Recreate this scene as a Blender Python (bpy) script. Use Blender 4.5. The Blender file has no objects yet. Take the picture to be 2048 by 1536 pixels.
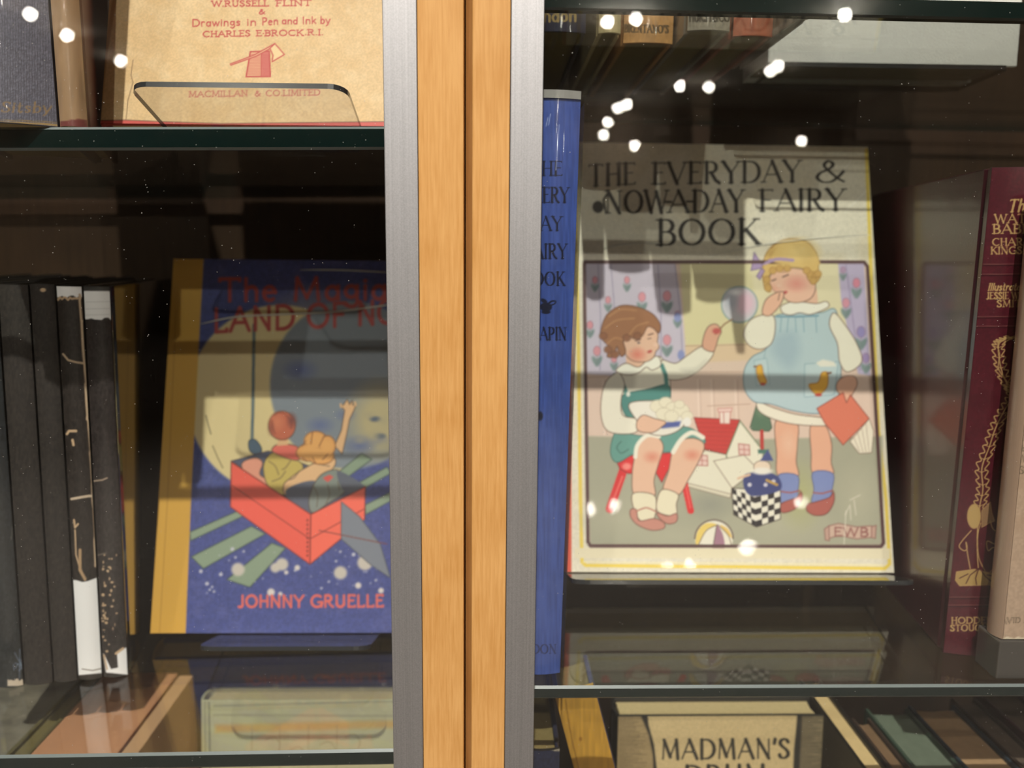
import bpy, bmesh, math, random
import numpy as np
from mathutils import Vector, Matrix

# ------------------------------------------------------------------ camera, light, exposure
C = bpy.context.scene.collection
SC = bpy.context.scene
CZ = 1.45                      # eye height above the shop floor, metres
FPX = 1600.0                   # focal length in pixels of the 2048 x 1536 frame
MM = 0.001
_dep = Vector(((985-1024)/FPX, -(513-768)/FPX, -1)).normalized()
_up = -Vector(((928-1024)/FPX, -10052/FPX, -1)).normalized()
_up = (_up - _dep*_up.dot(_dep)).normalized()
_right = _dep.cross(_up)
CAMROT = Matrix((_right, _dep, _up))
cd = bpy.data.cameras.new('camera'); cam = bpy.data.objects.new('camera', cd); C.objects.link(cam)
cam.matrix_world = Matrix.Translation((0, 0, CZ)) @ CAMROT.to_4x4()
cd.sensor_width = 36; cd.lens = 36*FPX/2048; cd.clip_start = 0.01; cd.clip_end = 50
cd.dof.use_dof = True; cd.dof.focus_distance = 0.350; cd.dof.aperture_fstop = 6.6
SC.camera = cam
vs = SC.view_settings
vs.view_transform = 'Standard'; vs.look = 'None'; vs.gamma = 1; vs.use_curve_mapping = False
vs.exposure = -0.02
world = bpy.data.worlds.new('world'); SC.world = world; world.use_nodes = True
world.node_tree.nodes['Background'].inputs[0].default_value = (0.9, 0.8, 0.68, 1)
world.node_tree.nodes['Background'].inputs[1].default_value = 0.25
try:
    SC.cycles.max_bounces = 10; SC.cycles.transparent_max_bounces = 24
    SC.cycles.glossy_bounces = 5; SC.cycles.diffuse_bounces = 3
except Exception:
    pass

def proj_np(p):                # world points (N,3) -> pixel x, y of the 2048 x 1536 frame
    c = (p - np.array([0, 0, CZ])) @ np.array(CAMROT)
    return 1024 + FPX*c[:, 0]/-c[:, 2], 768 - FPX*c[:, 1]/-c[:, 2]
def P(x, y, D):                # point at depth D (mm from the eye) seen at a photo pixel; mm, z relative to the eye
    r = CAMROT @ Vector(((x-1024)/FPX, -(y-768)/FPX, -1)); return r*(D/r.y)
def Zp(x, y, z):               # point at height z (mm from the eye)
    r = CAMROT @ Vector(((x-1024)/FPX, -(y-768)/FPX, -1)); return r*(z/r.z)
def W(x, y, z):                # mm relative to the eye -> world metres
    return Vector((x*MM, y*MM, z*MM + CZ))

# lamps of the shop, the last one added as fill: position (m), watts, radius, aim (m)
TRACK = [((-0.09, -1.23, CZ+2.40), 520, 0.018, (0.0, 0.40, CZ-1.15)),
         ((0.40, -3.12, CZ+2.40), 150, 0.02, (0.05, 0.42, CZ-0.05)),
         ((-1.15, -2.40, CZ+2.40), 85, 0.02, (-0.05, 0.42, CZ-0.05))]

# ------------------------------------------------------------------ helpers
def srgb(c):
    c = np.asarray(c, float)/255.0
    return np.where(c <= 0.04045, c/12.92, ((c+0.055)/1.055)**2.4)
def lin(r, g, b): return tuple(srgb((r, g, b))) + (1.0,)
def tag(o, label=None, cat=None, group=None, kind=None):
    for k, v in (('label', label), ('category', cat), ('group', group), ('kind', kind)):
        if v: o[k] = v
    return o
def empty(name, mat, label=None, cat=None, group=None, kind=None):
    o = bpy.data.objects.new(name, None); C.objects.link(o); o.matrix_world = mat
    o.empty_display_size = 0.02
    return tag(o, label, cat, group, kind)
def finish(name, bm, mats, parent=None, bevel=0, smooth=False, local=None):
    bmesh.ops.recalc_face_normals(bm, faces=bm.faces)
    me = bpy.data.meshes.new(name); bm.to_mesh(me); bm.free()
    for m in (mats if isinstance(mats, (list, tuple)) else [mats]): me.materials.append(m)
    o = bpy.data.objects.new(name, me); C.objects.link(o)
    if parent is not None: o.parent = parent
    if local is not None: o.matrix_local = local
    if smooth:
        for f in me.polygons: f.use_smooth = True
    if bevel:
        b = o.modifiers.new('bevel', 'BEVEL'); b.width = bevel; b.segments = 2; b.limit_method = 'ANGLE'; b.angle_limit = math.radians(50)
    return o
def box(bm, x0, x1, y0, y1, z0, z1, mi=0):
    v = [bm.verts.new((x, y, z)) for z in (z0, z1) for x, y in ((x0, y0), (x1, y0), (x1, y1), (x0, y1))]
    for q in ((0, 3, 2, 1), (4, 5, 6, 7), (0, 1, 5, 4), (1, 2, 6, 5), (2, 3, 7, 6), (3, 0, 4, 7)):
        bm.faces.new([v[i] for i in q]).material_index = mi
    return v
def prism(bm, pts, z0, z1, mi=0, cap=True):
    a = [bm.verts.new((x, y, z0)) for x, y in pts]; b = [bm.verts.new((x, y, z1)) for x, y in pts]
    n = len(pts)
    for i in range(n):
        bm.faces.new((a[i], a[(i+1) % n], b[(i+1) % n], b[i])).material_index = mi
    if cap:
        bm.faces.new(a[::-1]).material_index = mi; bm.faces.new(b).material_index = mi
def cyl(bm, c, axis, r0, r1, L, n=28, mi=0, cap=True):
    ax = Vector(axis).normalized(); u = ax.orthogonal().normalized(); w = ax.cross(u); c = Vector(c)
    A = [bm.verts.new(c + (u*math.cos(2*math.pi*i/n)+w*math.sin(2*math.pi*i/n))*r0) for i in range(n)]
    B = [bm.verts.new(c + ax*L + (u*math.cos(2*math.pi*i/n)+w*math.sin(2*math.pi*i/n))*r1) for i in range(n)]
    for i in range(n):
        bm.faces.new((A[i], A[(i+1) % n], B[(i+1) % n], B[i])).material_index = mi
    if cap:
        bm.faces.new(A[::-1]).material_index = mi; bm.faces.new(B).material_index = mi
def rot(phi=0, yaw=0, roll=0):      # lean back, turn about the vertical, tilt sideways (degrees)
    return Matrix.Rotation(math.radians(yaw), 3, 'Z') @ Matrix.Rotation(math.radians(roll), 3, 'Y') @ Matrix.Rotation(math.radians(-phi), 3, 'X')
def TM(loc, R=None):
    m = Matrix.Translation(loc)
    return m @ R.to_4x4() if R is not None else m

# ------------------------------------------------------------------ materials
def nmat(name):
    m = bpy.data.materials.new(name); m.use_nodes = True
    nt = m.node_tree; return m, nt, nt.nodes['Principled BSDF'], nt.links
def node(nt, t, **kw):
    n = nt.nodes.new(t)
    for k, v in kw.items(): setattr(n, k, v)
    return n
def plain(name, col, rough=0.5, metal=0, coat=0, noise=0.0, nscale=60, bump=0.0, bscale=400, stretch=(1, 1, 1), coat_rough=0.05):
    m, nt, b, L = nmat(name)
    b.inputs['Base Color'].default_value = col; b.inputs['Roughness'].default_value = rough
    b.inputs['Metallic'].default_value = metal; b.inputs['Coat Weight'].default_value = coat
    b.inputs['Coat Roughness'].default_value = coat_rough
    tc = node(nt, 'ShaderNodeTexCoord'); mp = node(nt, 'ShaderNodeMapping'); mp.inputs['Scale'].default_value = stretch
    L.new(tc.outputs['Object'], mp.inputs[0])
    if noise:
        n = node(nt, 'ShaderNodeTexNoise'); n.inputs['Scale'].default_value = nscale; n.inputs['Detail'].default_value = 5
        L.new(mp.outputs[0], n.inputs[0])
        hv = node(nt, 'ShaderNodeHueSaturation'); hv.inputs['Color'].default_value = col
        mr = node(nt, 'ShaderNodeMapRange'); mr.inputs[3].default_value = 1-noise; mr.inputs[4].default_value = 1+noise
        mr.inputs[1].default_value = 0.25; mr.inputs[2].default_value = 0.75
        L.new(n.outputs[0], mr.inputs[0]); L.new(mr.outputs[0], hv.inputs['Value']); L.new(hv.outputs[0], b.inputs['Base Color'])
    if bump:
        n = node(nt, 'ShaderNodeTexNoise'); n.inputs['Scale'].default_value = bscale; n.inputs['Detail'].default_value = 3
        L.new(mp.outputs[0], n.inputs[0])
        bp = node(nt, 'ShaderNodeBump'); bp.inputs['Strength'].default_value = bump; bp.inputs['Distance'].default_value = 0.001
        L.new(n.outputs[0], bp.inputs['Height']); L.new(bp.outputs[0], b.inputs['Normal'])
    return m
def printed(name, rough=0.55, coat=0.0, coat_rough=0.06, wave=0.0, wscale=25, metal=0.0):
    """Painted surface: colour comes from the mesh's own ink (a colour attribute); optional wavy clear plastic over it."""
    m, nt, b, L = nmat(name)
    a = node(nt, 'ShaderNodeAttribute', attribute_name='ink')
    L.new(a.outputs['Color'], b.inputs['Base Color'])
    b.inputs['Roughness'].default_value = rough; b.inputs['Metallic'].default_value = metal
    b.inputs['Coat Weight'].default_value = coat; b.inputs['Coat Roughness'].default_value = coat_rough
    if wave:
        tc = node(nt, 'ShaderNodeTexCoord')
        n = node(nt, 'ShaderNodeTexNoise'); n.inputs['Scale'].default_value = wscale; n.inputs['Detail'].default_value = 2
        L.new(tc.outputs['Object'], n.inputs[0])
        bp = node(nt, 'ShaderNodeBump'); bp.inputs['Strength'].default_value = wave; bp.inputs['Distance'].default_value = 0.002
        L.new(n.outputs[0], bp.inputs['Height']); L.new(bp.outputs[0], b.inputs['Coat Normal'])
    return m
def glass(name, tint=(0.985, 0.995, 0.99), dust=False, wave=0.0, n_=1.5):
    """Clear sheet: Fresnel mix of a mirror reflection and straight transmission, with optional dust specks lying on it."""
    m = bpy.data.materials.new(name); m.use_nodes = True; nt = m.node_tree; L = nt.links
    nt.nodes.clear(); out = node(nt, 'ShaderNodeOutputMaterial')
    geo = node(nt, 'ShaderNodeNewGeometry'); ior = node(nt, 'ShaderNodeMix')
    L.new(geo.outputs['Backfacing'], ior.inputs[0]); ior.inputs[2].default_value = n_; ior.inputs[3].default_value = 1/n_
    fr = node(nt, 'ShaderNodeFresnel'); L.new(ior.outputs[0], fr.inputs[0])
    tr = node(nt, 'ShaderNodeBsdfTransparent'); tr.inputs[0].default_value = (*tint, 1)
    gl = node(nt, 'ShaderNodeBsdfGlossy'); gl.inputs['Roughness'].default_value = 0.0
    mx = node(nt, 'ShaderNodeMixShader'); L.new(fr.outputs[0], mx.inputs[0]); L.new(tr.outputs[0], mx.inputs[1]); L.new(gl.outputs[0], mx.inputs[2])
    tc = node(nt, 'ShaderNodeTexCoord')
    if wave:
        n = node(nt, 'ShaderNodeTexNoise'); n.inputs['Scale'].default_value = 8; L.new(tc.outputs['Object'], n.inputs[0])
        bp = node(nt, 'ShaderNodeBump'); bp.inputs['Strength'].default_value = wave; bp.inputs['Distance'].default_value = 0.002
        L.new(n.outputs[0], bp.inputs['Height']); L.new(bp.outputs[0], gl.inputs['Normal'])
    if dust:
        vo = node(nt, 'ShaderNodeTexVoronoi'); vo.inputs['Scale'].default_value = dust; vo.inputs['Randomness'].default_value = 1
        L.new(tc.outputs['Object'], vo.inputs[0])
        wn = node(nt, 'ShaderNodeTexWhiteNoise'); L.new(vo.outputs['Color'], wn.inputs['Vector'])
        pw = node(nt, 'ShaderNodeMath', operation='POWER'); L.new(wn.outputs['Value'], pw.inputs[0]); pw.inputs[1].default_value = 5
        sz = node(nt, 'ShaderNodeMath', operation='MULTIPLY'); L.new(pw.outputs[0], sz.inputs[0]); sz.inputs[1].default_value = 0.10
        lt = node(nt, 'ShaderNodeMath', operation='LESS_THAN'); L.new(vo.outputs['Distance'], lt.inputs[0]); L.new(sz.outputs[0], lt.inputs[1])
        fac = node(nt, 'ShaderNodeMath', operation='MULTIPLY'); L.new(lt.outputs[0], fac.inputs[0]); fac.inputs[1].default_value = 0.55
        df = node(nt, 'ShaderNodeBsdfDiffuse'); df.inputs[0].default_value = (0.7, 0.66, 0.6, 1)
        m2 = node(nt, 'ShaderNodeMixShader'); L.new(fac.outputs[0], m2.inputs[0]); L.new(mx.outputs[0], m2.inputs[1]); L.new(df.outputs[0], m2.inputs[2])
        L.new(m2.outputs[0], out.inputs[0])
    else:
        L.new(mx.outputs[0], out.inputs[0])
    return m
def wood(name, a, b_, scale=1.0, rough=0.42):
    m, nt, b, L = nmat(name)
    tc = node(nt, 'ShaderNodeTexCoord'); mp = node(nt, 'ShaderNodeMapping'); mp.inputs['Scale'].default_value = (900*scale, 900*scale, 45*scale)
    L.new(tc.outputs['Object'], mp.inputs[0])
    n = node(nt, 'ShaderNodeTexNoise'); n.inputs['Scale'].default_value = 1; n.inputs['Detail'].default_value = 6; n.inputs['Roughness'].default_value = 0.6
    L.new(mp.outputs[0], n.inputs[0])
    n2 = node(nt, 'ShaderNodeTexNoise'); n2.inputs['Scale'].default_value = 28*scale; n2.inputs['Detail'].default_value = 3
    L.new(tc.outputs['Object'], n2.inputs[0])
    ad = node(nt, 'ShaderNodeMath', operation='MULTIPLY_ADD'); L.new(n2.outputs[0], ad.inputs[0]); ad.inputs[1].default_value = 0.7; L.new(n.outputs[0], ad.inputs[2])
    cr = node(nt, 'ShaderNodeValToRGB'); L.new(ad.outputs[0], cr.inputs[0])
    cr.color_ramp.elements[0].position = 0.62; cr.color_ramp.elements[0].color = a
    cr.color_ramp.elements[1].position = 1.08; cr.color_ramp.elements[1].color = b_
    L.new(cr.outputs[0], b.inputs['Base Color']); b.inputs['Roughness'].default_value = rough
    b.inputs['Specular IOR Level'].default_value = 0.3
    return m
def brushed(name):
    m, nt, b, L = nmat(name)
    tc = node(nt, 'ShaderNodeTexCoord'); mp = node(nt, 'ShaderNodeMapping'); mp.inputs['Scale'].default_value = (1500, 1500, 10)
    L.new(tc.outputs['Object'], mp.inputs[0])
    n = node(nt, 'ShaderNodeTexNoise'); n.inputs['Scale'].default_value = 1; n.inputs['Detail'].default_value = 4; L.new(mp.outputs[0], n.inputs[0])
    n2 = node(nt, 'ShaderNodeTexNoise'); n2.inputs['Scale'].default_value = 2200; n2.inputs['Detail'].default_value = 1; L.new(tc.outputs['Object'], n2.inputs[0])
    ad = node(nt, 'ShaderNodeMath', operation='ADD'); L.new(n.outputs[0], ad.inputs[0]); L.new(n2.outputs[0], ad.inputs[1])
    mr = node(nt, 'ShaderNodeMapRange'); L.new(ad.outputs[0], mr.inputs[0]); mr.inputs[1].default_value = 0.7; mr.inputs[2].default_value = 1.3
    mr.inputs[3].default_value = 0.45; mr.inputs[4].default_value = 0.55
    cb = node(nt, 'ShaderNodeCombineColor'); 
    for i, k in enumerate((1.0, 0.985, 0.99)):
        mu = node(nt, 'ShaderNodeMath', operation='MULTIPLY'); L.new(mr.outputs[0], mu.inputs[0]); mu.inputs[1].default_value = k; L.new(mu.outputs[0], cb.inputs[i])
    L.new(cb.outputs[0], b.inputs['Base Color'])
    b.inputs['Metallic'].default_value = 1; b.inputs['Roughness'].default_value = 0.52
    return m
# ------------------------------------------------------------------ painter: inks a surface grid
def catmull(pts, closed=True, k=6):
    p = np.asarray(pts, float); n = len(p); out = []
    rng = range(n) if closed else range(n-1)
    for i in rng:
        g = (lambda j: p[j % n]) if closed else (lambda j: p[min(max(j, 0), n-1)])
        a, b, c, d = g(i-1), g(i), g(i+1), g(i+2)
        for s in range(k):
            t = s/k
            out.append(0.5*((2*b)+(c-a)*t+(2*a-5*b+4*c-d)*t*t+(3*b-a-3*c+d)*t**3))
    if not closed: out.append(p[-1])
    return np.array(out)
def vnoise(x, y, seed=0):
    xi = np.floor(x).astype(int); yi = np.floor(y).astype(int); fx = x-xi; fy = y-yi
    fx = fx*fx*(3-2*fx); fy = fy*fy*(3-2*fy)
    def h(i, j):
        v = np.sin(i*127.1+j*311.7+seed*74.7)*43758.5453
        return v-np.floor(v)
    return (h(xi, yi)*(1-fx)+h(xi+1, yi)*fx)*(1-fy)+(h(xi, yi+1)*(1-fx)+h(xi+1, yi+1)*fx)*fy
class Ink:
    """Grid over a printed surface (u to the right, v up, mm); every vertex knows where it falls in the photograph, so artwork is given in photo pixels."""
    def __init__(s, mat, surf, u0, u1, v0, v1, step, base):
        nu = max(2, int(round((u1-u0)/step))+1); nv = max(2, int(round((v1-v0)/step))+1)
        U, V = np.meshgrid(np.linspace(u0, u1, nu), np.linspace(v0, v1, nv)); s.nu, s.nv = nu, nv
        s.U, s.V = U.ravel(), V.ravel()
        s.co = surf(s.U, s.V)*MM
        M = np.array(mat); wp = s.co @ M[:3, :3].T + M[:3, 3]
        s.X, s.Y = proj_np(wp); s.C = np.tile(np.asarray(base, float), (len(s.U), 1))
    def _bb(s, p, m):
        return np.nonzero((s.X > p[:, 0].min()-m) & (s.X < p[:, 0].max()+m) & (s.Y > p[:, 1].min()-m) & (s.Y < p[:, 1].max()+m))[0]
    def _mix(s, i, a, col):
        a = np.clip(a, 0, 1)[:, None]; s.C[i] = s.C[i]*(1-a)+np.asarray(col, float)*a
    def _segd(s, i, p, closed):
        d = np.full(len(i), 1e9); x, y = s.X[i], s.Y[i]; n = len(p)
        for k in range(n if closed else n-1):
            a, b = p[k], p[(k+1) % n]; e = b-a; q = e @ e
            t = np.clip(((x-a[0])*e[0]+(y-a[1])*e[1])/q, 0, 1) if q > 0 else 0*x
            d = np.minimum(d, (x-a[0]-t*e[0])**2+(y-a[1]-t*e[1])**2)
        return np.sqrt(d)
    def poly(s, pts, col, soft=1.6, al=1.0, sm=False, line=None, lw=2.0):
        p = catmull(pts) if sm else np.asarray(pts, float)
        i = s._bb(p, soft+2)
        if len(i) == 0: return
        x, y = s.X[i], s.Y[i]; ins = np.zeros(len(i), bool); n = len(p)
        for k in range(n):
            a, b = p[k], p[(k+1) % n]
            if a[1] != b[1]:
                c = ((a[1] > y) != (b[1] > y)) & (x < (b[0]-a[0])*(y-a[1])/(b[1]-a[1])+a[0]); ins ^= c
        d = s._segd(i, p, True); sd = np.where(ins, d, -d)
        s._mix(i, al*(0.5+sd/soft), col)
        if line is not None: s.line(p, lw, line, closed=True, al=0.75)
    def ell(s, cx, cy, rx, ry, col, soft=1.6, al=1.0, rt=0, line=None, lw=2.0):
        i = s._bb(np.array([[cx-max(rx, ry), cy-max(rx, ry)], [cx+max(rx, ry), cy+max(rx, ry)]]), soft+2)
        if len(i) == 0: return
        c, n = math.cos(math.radians(rt)), math.sin(math.radians(rt)); dx, dy = s.X[i]-cx, s.Y[i]-cy
        r = np.sqrt(((dx*c+dy*n)/rx)**2+((-dx*n+dy*c)/ry)**2)
        s._mix(i, al*(0.5+(1-r)*min(rx, ry)/soft), col)
        if line is not None:
            t = np.linspace(0, 2*math.pi, 40)
            s.line(np.c_[cx+rx*np.cos(t)*c-ry*np.sin(t)*n, cy+rx*np.cos(t)*n+ry*np.sin(t)*c], lw, line, al=0.75)
    def line(s, pts, w, col, closed=False, al=1.0, soft=1.4, sm=False):
        p = catmull(pts, closed) if sm else np.asarray(pts, float)
        i = s._bb(p, w+soft+1)
        if len(i) == 0: return
        s._mix(i, al*(0.5+(w/2-s._segd(i, p, closed))/soft), col)
    def grain(s, amt, scale=3.0, seed=1, sy=None):
        f = 1+amt*2*(vnoise(s.X/scale, s.Y/(sy or scale), seed)-0.5)
        s.C *= f[:, None]
    def blotch(s, col, al, scale, seed=3, lo=0.5):
        n = vnoise(s.X/scale, s.Y/scale, seed)*0.6+vnoise(s.X/scale*2.3, s.Y/scale*2.3, seed+9)*0.4
        s._mix(np.arange(len(s.X)), al*np.clip((n-lo)/(1-lo)*1.6, 0, 1), col)
    def text(s, t, a, b, h, col, T=None, th=None, serif=0.0, sl=0.0, al=1.0, soft=1.3, font=None):
        """Letters of cap height h whose baseline runs from pixel a to pixel b."""
        F = font or FONT; gap = 0.16; x = 0; items = []
        for ch in t:
            if ch == ' ': x += 0.42; continue
            g = F.get(ch, FONT.get(ch))
            if g is None: continue
            items.append((g, x)); x += g[0]+gap
        tot = max(x-gap, 0.01); a = np.array(a, float); b = np.array(b, float); ex = (b-a)/tot
        T = T or 0.15; th = th or T
        for g, ox in items:
            def mp(q):
                q = np.asarray(q, float); u = q[:, 0]+ox+sl*q[:, 1]
                return a+u[:, None]*ex+np.c_[np.zeros(len(q)), -q[:, 1]*h]
            for wt, st in g[1]:
                q = np.asarray(st, float); p = mp(q)
                if wt == 'v':
                    for k in range(len(p)-1):
                        e = p[k+1]-p[k]; L = math.hypot(*e)+1e-9; w = th+(T-th)*(abs(e[1])/L)**1.5
                        s.line(p[k:k+2], w*h, col, al=al, soft=soft)
                else:
                    s.line(p, (T if wt == 'T' else th)*h, col, al=al, soft=soft)
            if serif:
                for (sx, sy) in g[2]:
                    q = mp([(sx-serif, sy), (sx+serif, sy)]); s.line(q, max(th, 0.06)*h, col, al=al, soft=soft)
    def mesh(s, name, mat, parent, k=0.97):
        me = bpy.data.meshes.new(name); nu, nv = s.nu, s.nv
        idx = np.arange(nu*nv).reshape(nv, nu)
        q = np.stack([idx[:-1, :-1], idx[:-1, 1:], idx[1:, 1:], idx[1:, :-1]], -1).reshape(-1, 4)
        me.vertices.add(nu*nv); me.vertices.foreach_set('co', s.co.astype(np.float32).ravel())
        me.loops.add(q.size); me.loops.foreach_set('vertex_index', q.astype(np.int32).ravel())
        me.polygons.add(len(q)); me.polygons.foreach_set('loop_start', np.arange(0, q.size, 4, dtype=np.int32))
        me.polygons.foreach_set('use_smooth', np.ones(len(q), bool))
        me.update(calc_edges=True)
        at = me.color_attributes.new('ink', 'FLOAT_COLOR', 'POINT')
        c = np.ones((nu*nv, 4), np.float32); c[:, :3] = srgb(np.clip(s.C, 0, 255))*k
        at.data.foreach_set('color', c.ravel())
        me.materials.append(mat)
        o = bpy.data.objects.new(name, me); C.objects.link(o); o.parent = parent
        return o

def _arc(cx, cy, rx, ry, a0, a1, n=14):
    return [(cx+rx*math.cos(math.radians(a0+(a1-a0)*i/n)), cy+ry*math.sin(math.radians(a0+(a1-a0)*i/n))) for i in range(n+1)]
def _sm(p): return [tuple(q) for q in catmull(p, False, 5)]
def _mkfont():
    F = {}
    def G(ch, w, st, se=()): F[ch] = (w, st, list(se))
    st1 = ('T', [(.1, 0), (.1, 1)])
    G('A', .8, [('t', [(0, 0), (.4, 1)]), ('T', [(.4, 1), (.8, 0)]), ('t', [(.16, .36), (.65, .36)])], [(0, 0), (.8, 0)])
    G('B', .6, [st1, ('v', [(.1, 1), (.3, 1)]+_arc(.3, .76, .22, .24, 90, -90)+[(.1, .52)]), ('v', [(.1, .52), (.3, .52)]+_arc(.31, .26, .27, .26, 90, -90)+[(.1, 0)])], [(.05, 0), (.05, 1)])
    G('C', .78, [('v', _arc(.46, .5, .42, .5, 48, 312, 20))])
    G('D', .8, [st1, ('v', [(.1, 1), (.32, 1)]+_arc(.32, .5, .45, .5, 90, -90, 18)+[(.1, 0)])], [(.05, 0), (.05, 1)])
    G('E', .56, [st1, ('t', [(.1, 1), (.54, 1), (.54, .93)]), ('t', [(.1, .54), (.44, .54)]), ('t', [(.1, 0), (.56, 0), (.56, .08)])], [(.05, 0), (.05, 1)])
    G('F', .54, [st1, ('t', [(.1, 1), (.54, 1), (.54, .93)]), ('t', [(.1, .52), (.44, .52)])], [(.1, 0), (.05, 1)])
    G('G', .82, [('v', _arc(.46, .5, .42, .5, 48, 345, 20)), ('T', [(.8, .02), (.8, .42)]), ('t', [(.55, .42), (.85, .42)])])
    G('H', .72, [st1, ('T', [(.64, 0), (.64, 1)]), ('t', [(.1, .52), (.64, .52)])], [(.1, 0), (.1, 1), (.64, 0), (.64, 1)])
    G('I', .2, [st1], [(.1, 0), (.1, 1)])
    G('J', .42, [('v', [(.32, 1), (.32, .2)]+_arc(.14, .2, .18, .22, 0, -130, 8))], [(.32, 1)])
    G('K', .72, [st1, ('t', [(.62, 1), (.12, .42)]), ('T', [(.26, .58), (.7, 0)])], [(.1, 0), (.1, 1), (.62, 1), (.7, 0)])
    G('L', .54, [st1, ('t', [(.1, 0), (.54, 0), (.54, .1)])], [(.1, 1), (.05, 0)])
    G('M', .95, [('t', [(.08, 0), (.14, 1)]), ('T', [(.14, 1), (.47, .1)]), ('t', [(.47, .1), (.8, 1)]), ('T', [(.8, 1), (.88, 0)])], [(.08, 0), (.88, 0), (.1, 1), (.84, 1)])
    G('N', .78, [('t', [(.1, 0), (.1, 1)]), ('T', [(.1, 1), (.68, 0)]), ('t', [(.68, 0), (.68, 1)])], [(.1, 0), (.06, 1), (.68, 1)])
    G('O', .9, [('v', _arc(.45, .5, .41, .5, 0, 360, 26))])
    G('P', .6, [st1, ('v', [(.1, 1), (.3, 1)]+_arc(.3, .73, .25, .27, 90, -90)+[(.1, .46)])], [(.1, 0), (.05, 1)])
    G('R', .7, [st1, ('v', [(.1, 1), (.3, 1)]+_arc(.3, .75, .24, .25, 90, -90)+[(.1, .5)]), ('T', [(.3, .5), (.52, .12), (.68, 0)])], [(.1, 0), (.05, 1)])
    G('S', .55, [('v', _sm([(.5, .84), (.42, .96), (.27, 1), (.12, .92), (.08, .76), (.2, .6), (.38, .46), (.5, .28), (.46, .1), (.28, 0), (.1, .05), (.04, .18)]))])
    G('T', .68, [('T', [(.34, 0), (.34, 1)]), ('t', [(.0, .92), (.0, 1), (.68, 1), (.68, .92)])], [(.34, 0)])
    G('U', .74, [('v', [(.1, 1), (.1, .3)]+_arc(.37, .3, .27, .3, 180, 360, 14)+[(.64, 1)])], [(.1, 1), (.64, 1)])
    G('V', .76, [('T', [(0, 1), (.38, 0)]), ('t', [(.38, 0), (.76, 1)])], [(0, 1), (.76, 1)])
    G('W', 1.08, [('T', [(0, 1), (.28, 0)]), ('t', [(.28, 0), (.54, .95)]), ('T', [(.54, .95), (.8, 0)]), ('t', [(.8, 0), (1.08, 1)])], [(0, 1), (1.08, 1)])
    G('Y', .72, [('T', [(0, 1), (.36, .46), (.36, 0)]), ('t', [(.36, .46), (.72, 1)])], [(.36, 0), (0, 1), (.72, 1)])
    G('&', .85, [('v', _sm([(.82, .02), (.62, .2), (.32, .62), (.24, .82), (.36, 1), (.5, .86), (.4, .64), (.12, .42), (.04, .2), (.2, .0), (.45, .02), (.66, .26), (.8, .5)]))])
    G('.', .12, [('T', [(.04, .05), (.08, .05)])]); G('-', .3, [('t', [(.0, .45), (.3, .45)])]); G('_', .1, [('T', [(.04, .45), (.08, .45)])])
    G("'", .12, [('T', [(.08, 1), (.04, .78)])]); G(',', .12, [('T', [(.08, .06), (.03, -.12)])])
    x = .62
    G('a', .5, [('v', _arc(.24, .3, .2, .3, 20, 340, 14)), ('T', [(.45, x), (.45, 0)])])
    G('b', .5, [('T', [(.06, 1), (.06, 0)]), ('v', _arc(.26, .3, .2, .3, 160, -160, 14))])
    G('d', .5, [('T', [(.45, 1), (.45, 0)]), ('v', _arc(.24, .3, .2, .3, 20, 340, 14))])
    G('e', .48, [('v', [(.05, .34), (.43, .38)]+_arc(.24, .31, .2, .31, 10, 310, 14))])
    G('g', .5, [('v', _arc(.24, .36, .2, .26, 0, 360, 14)), ('v', [(.45, x), (.45, .0)]+_arc(.25, -.12, .2, .2, 0, -160, 8))])
    G('h', .48, [('T', [(.06, 1), (.06, 0)]), ('v', _arc(.25, .4, .18, .22, 180, 0, 10)+[(.43, 0)])])
    G('i', .14, [('T', [(.07, x), (.07, 0)]), ('T', [(.06, .84), (.08, .84)])])
    G('k', .48, [('T', [(.06, 1), (.06, 0)]), ('t', [(.42, x), (.08, .26)]), ('T', [(.2, .36), (.46, 0)])])
    G('l', .14, [('T', [(.07, 1), (.07, 0)])])
    G('n', .5, [('T', [(.06, x), (.06, 0)]), ('v', _arc(.26, .4, .19, .22, 180, 0, 10)+[(.45, 0)])])
    G('o', .5, [('v', _arc(.25, .31, .21, .31, 0, 360, 18))])
    G('r', .36, [('T', [(.06, x), (.06, 0)]), ('v', _arc(.22, .42, .16, .2, 180, 40, 8))])
    G('s', .38, [('v', _sm([(.34, .52), (.2, .62), (.07, .5), (.2, .33), (.34, .18), (.22, .0), (.04, .08)]))])
    G('t', .34, [('T', [(.14, .88), (.14, .1), (.24, 0), (.34, .05)]), ('t', [(0, x), (.32, x)])])
    G('u', .5, [('v', [(.06, x), (.06, .2)]+_arc(.25, .2, .19, .2, 180, 360, 10)+[(.44, x)]), ('T', [(.44, x), (.44, 0)])])
    G('w', .7, [('T', [(0, x), (.18, 0)]), ('t', [(.18, 0), (.35, .56)]), ('T', [(.35, .56), (.52, 0)]), ('t', [(.52, 0), (.7, x)])])
    G('y', .5, [('T', [(0, x), (.25, 0)]), ('v', [(.5, x), (.2, -.2), (.05, -.32)])])
    return F
FONT = _mkfont()
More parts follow.
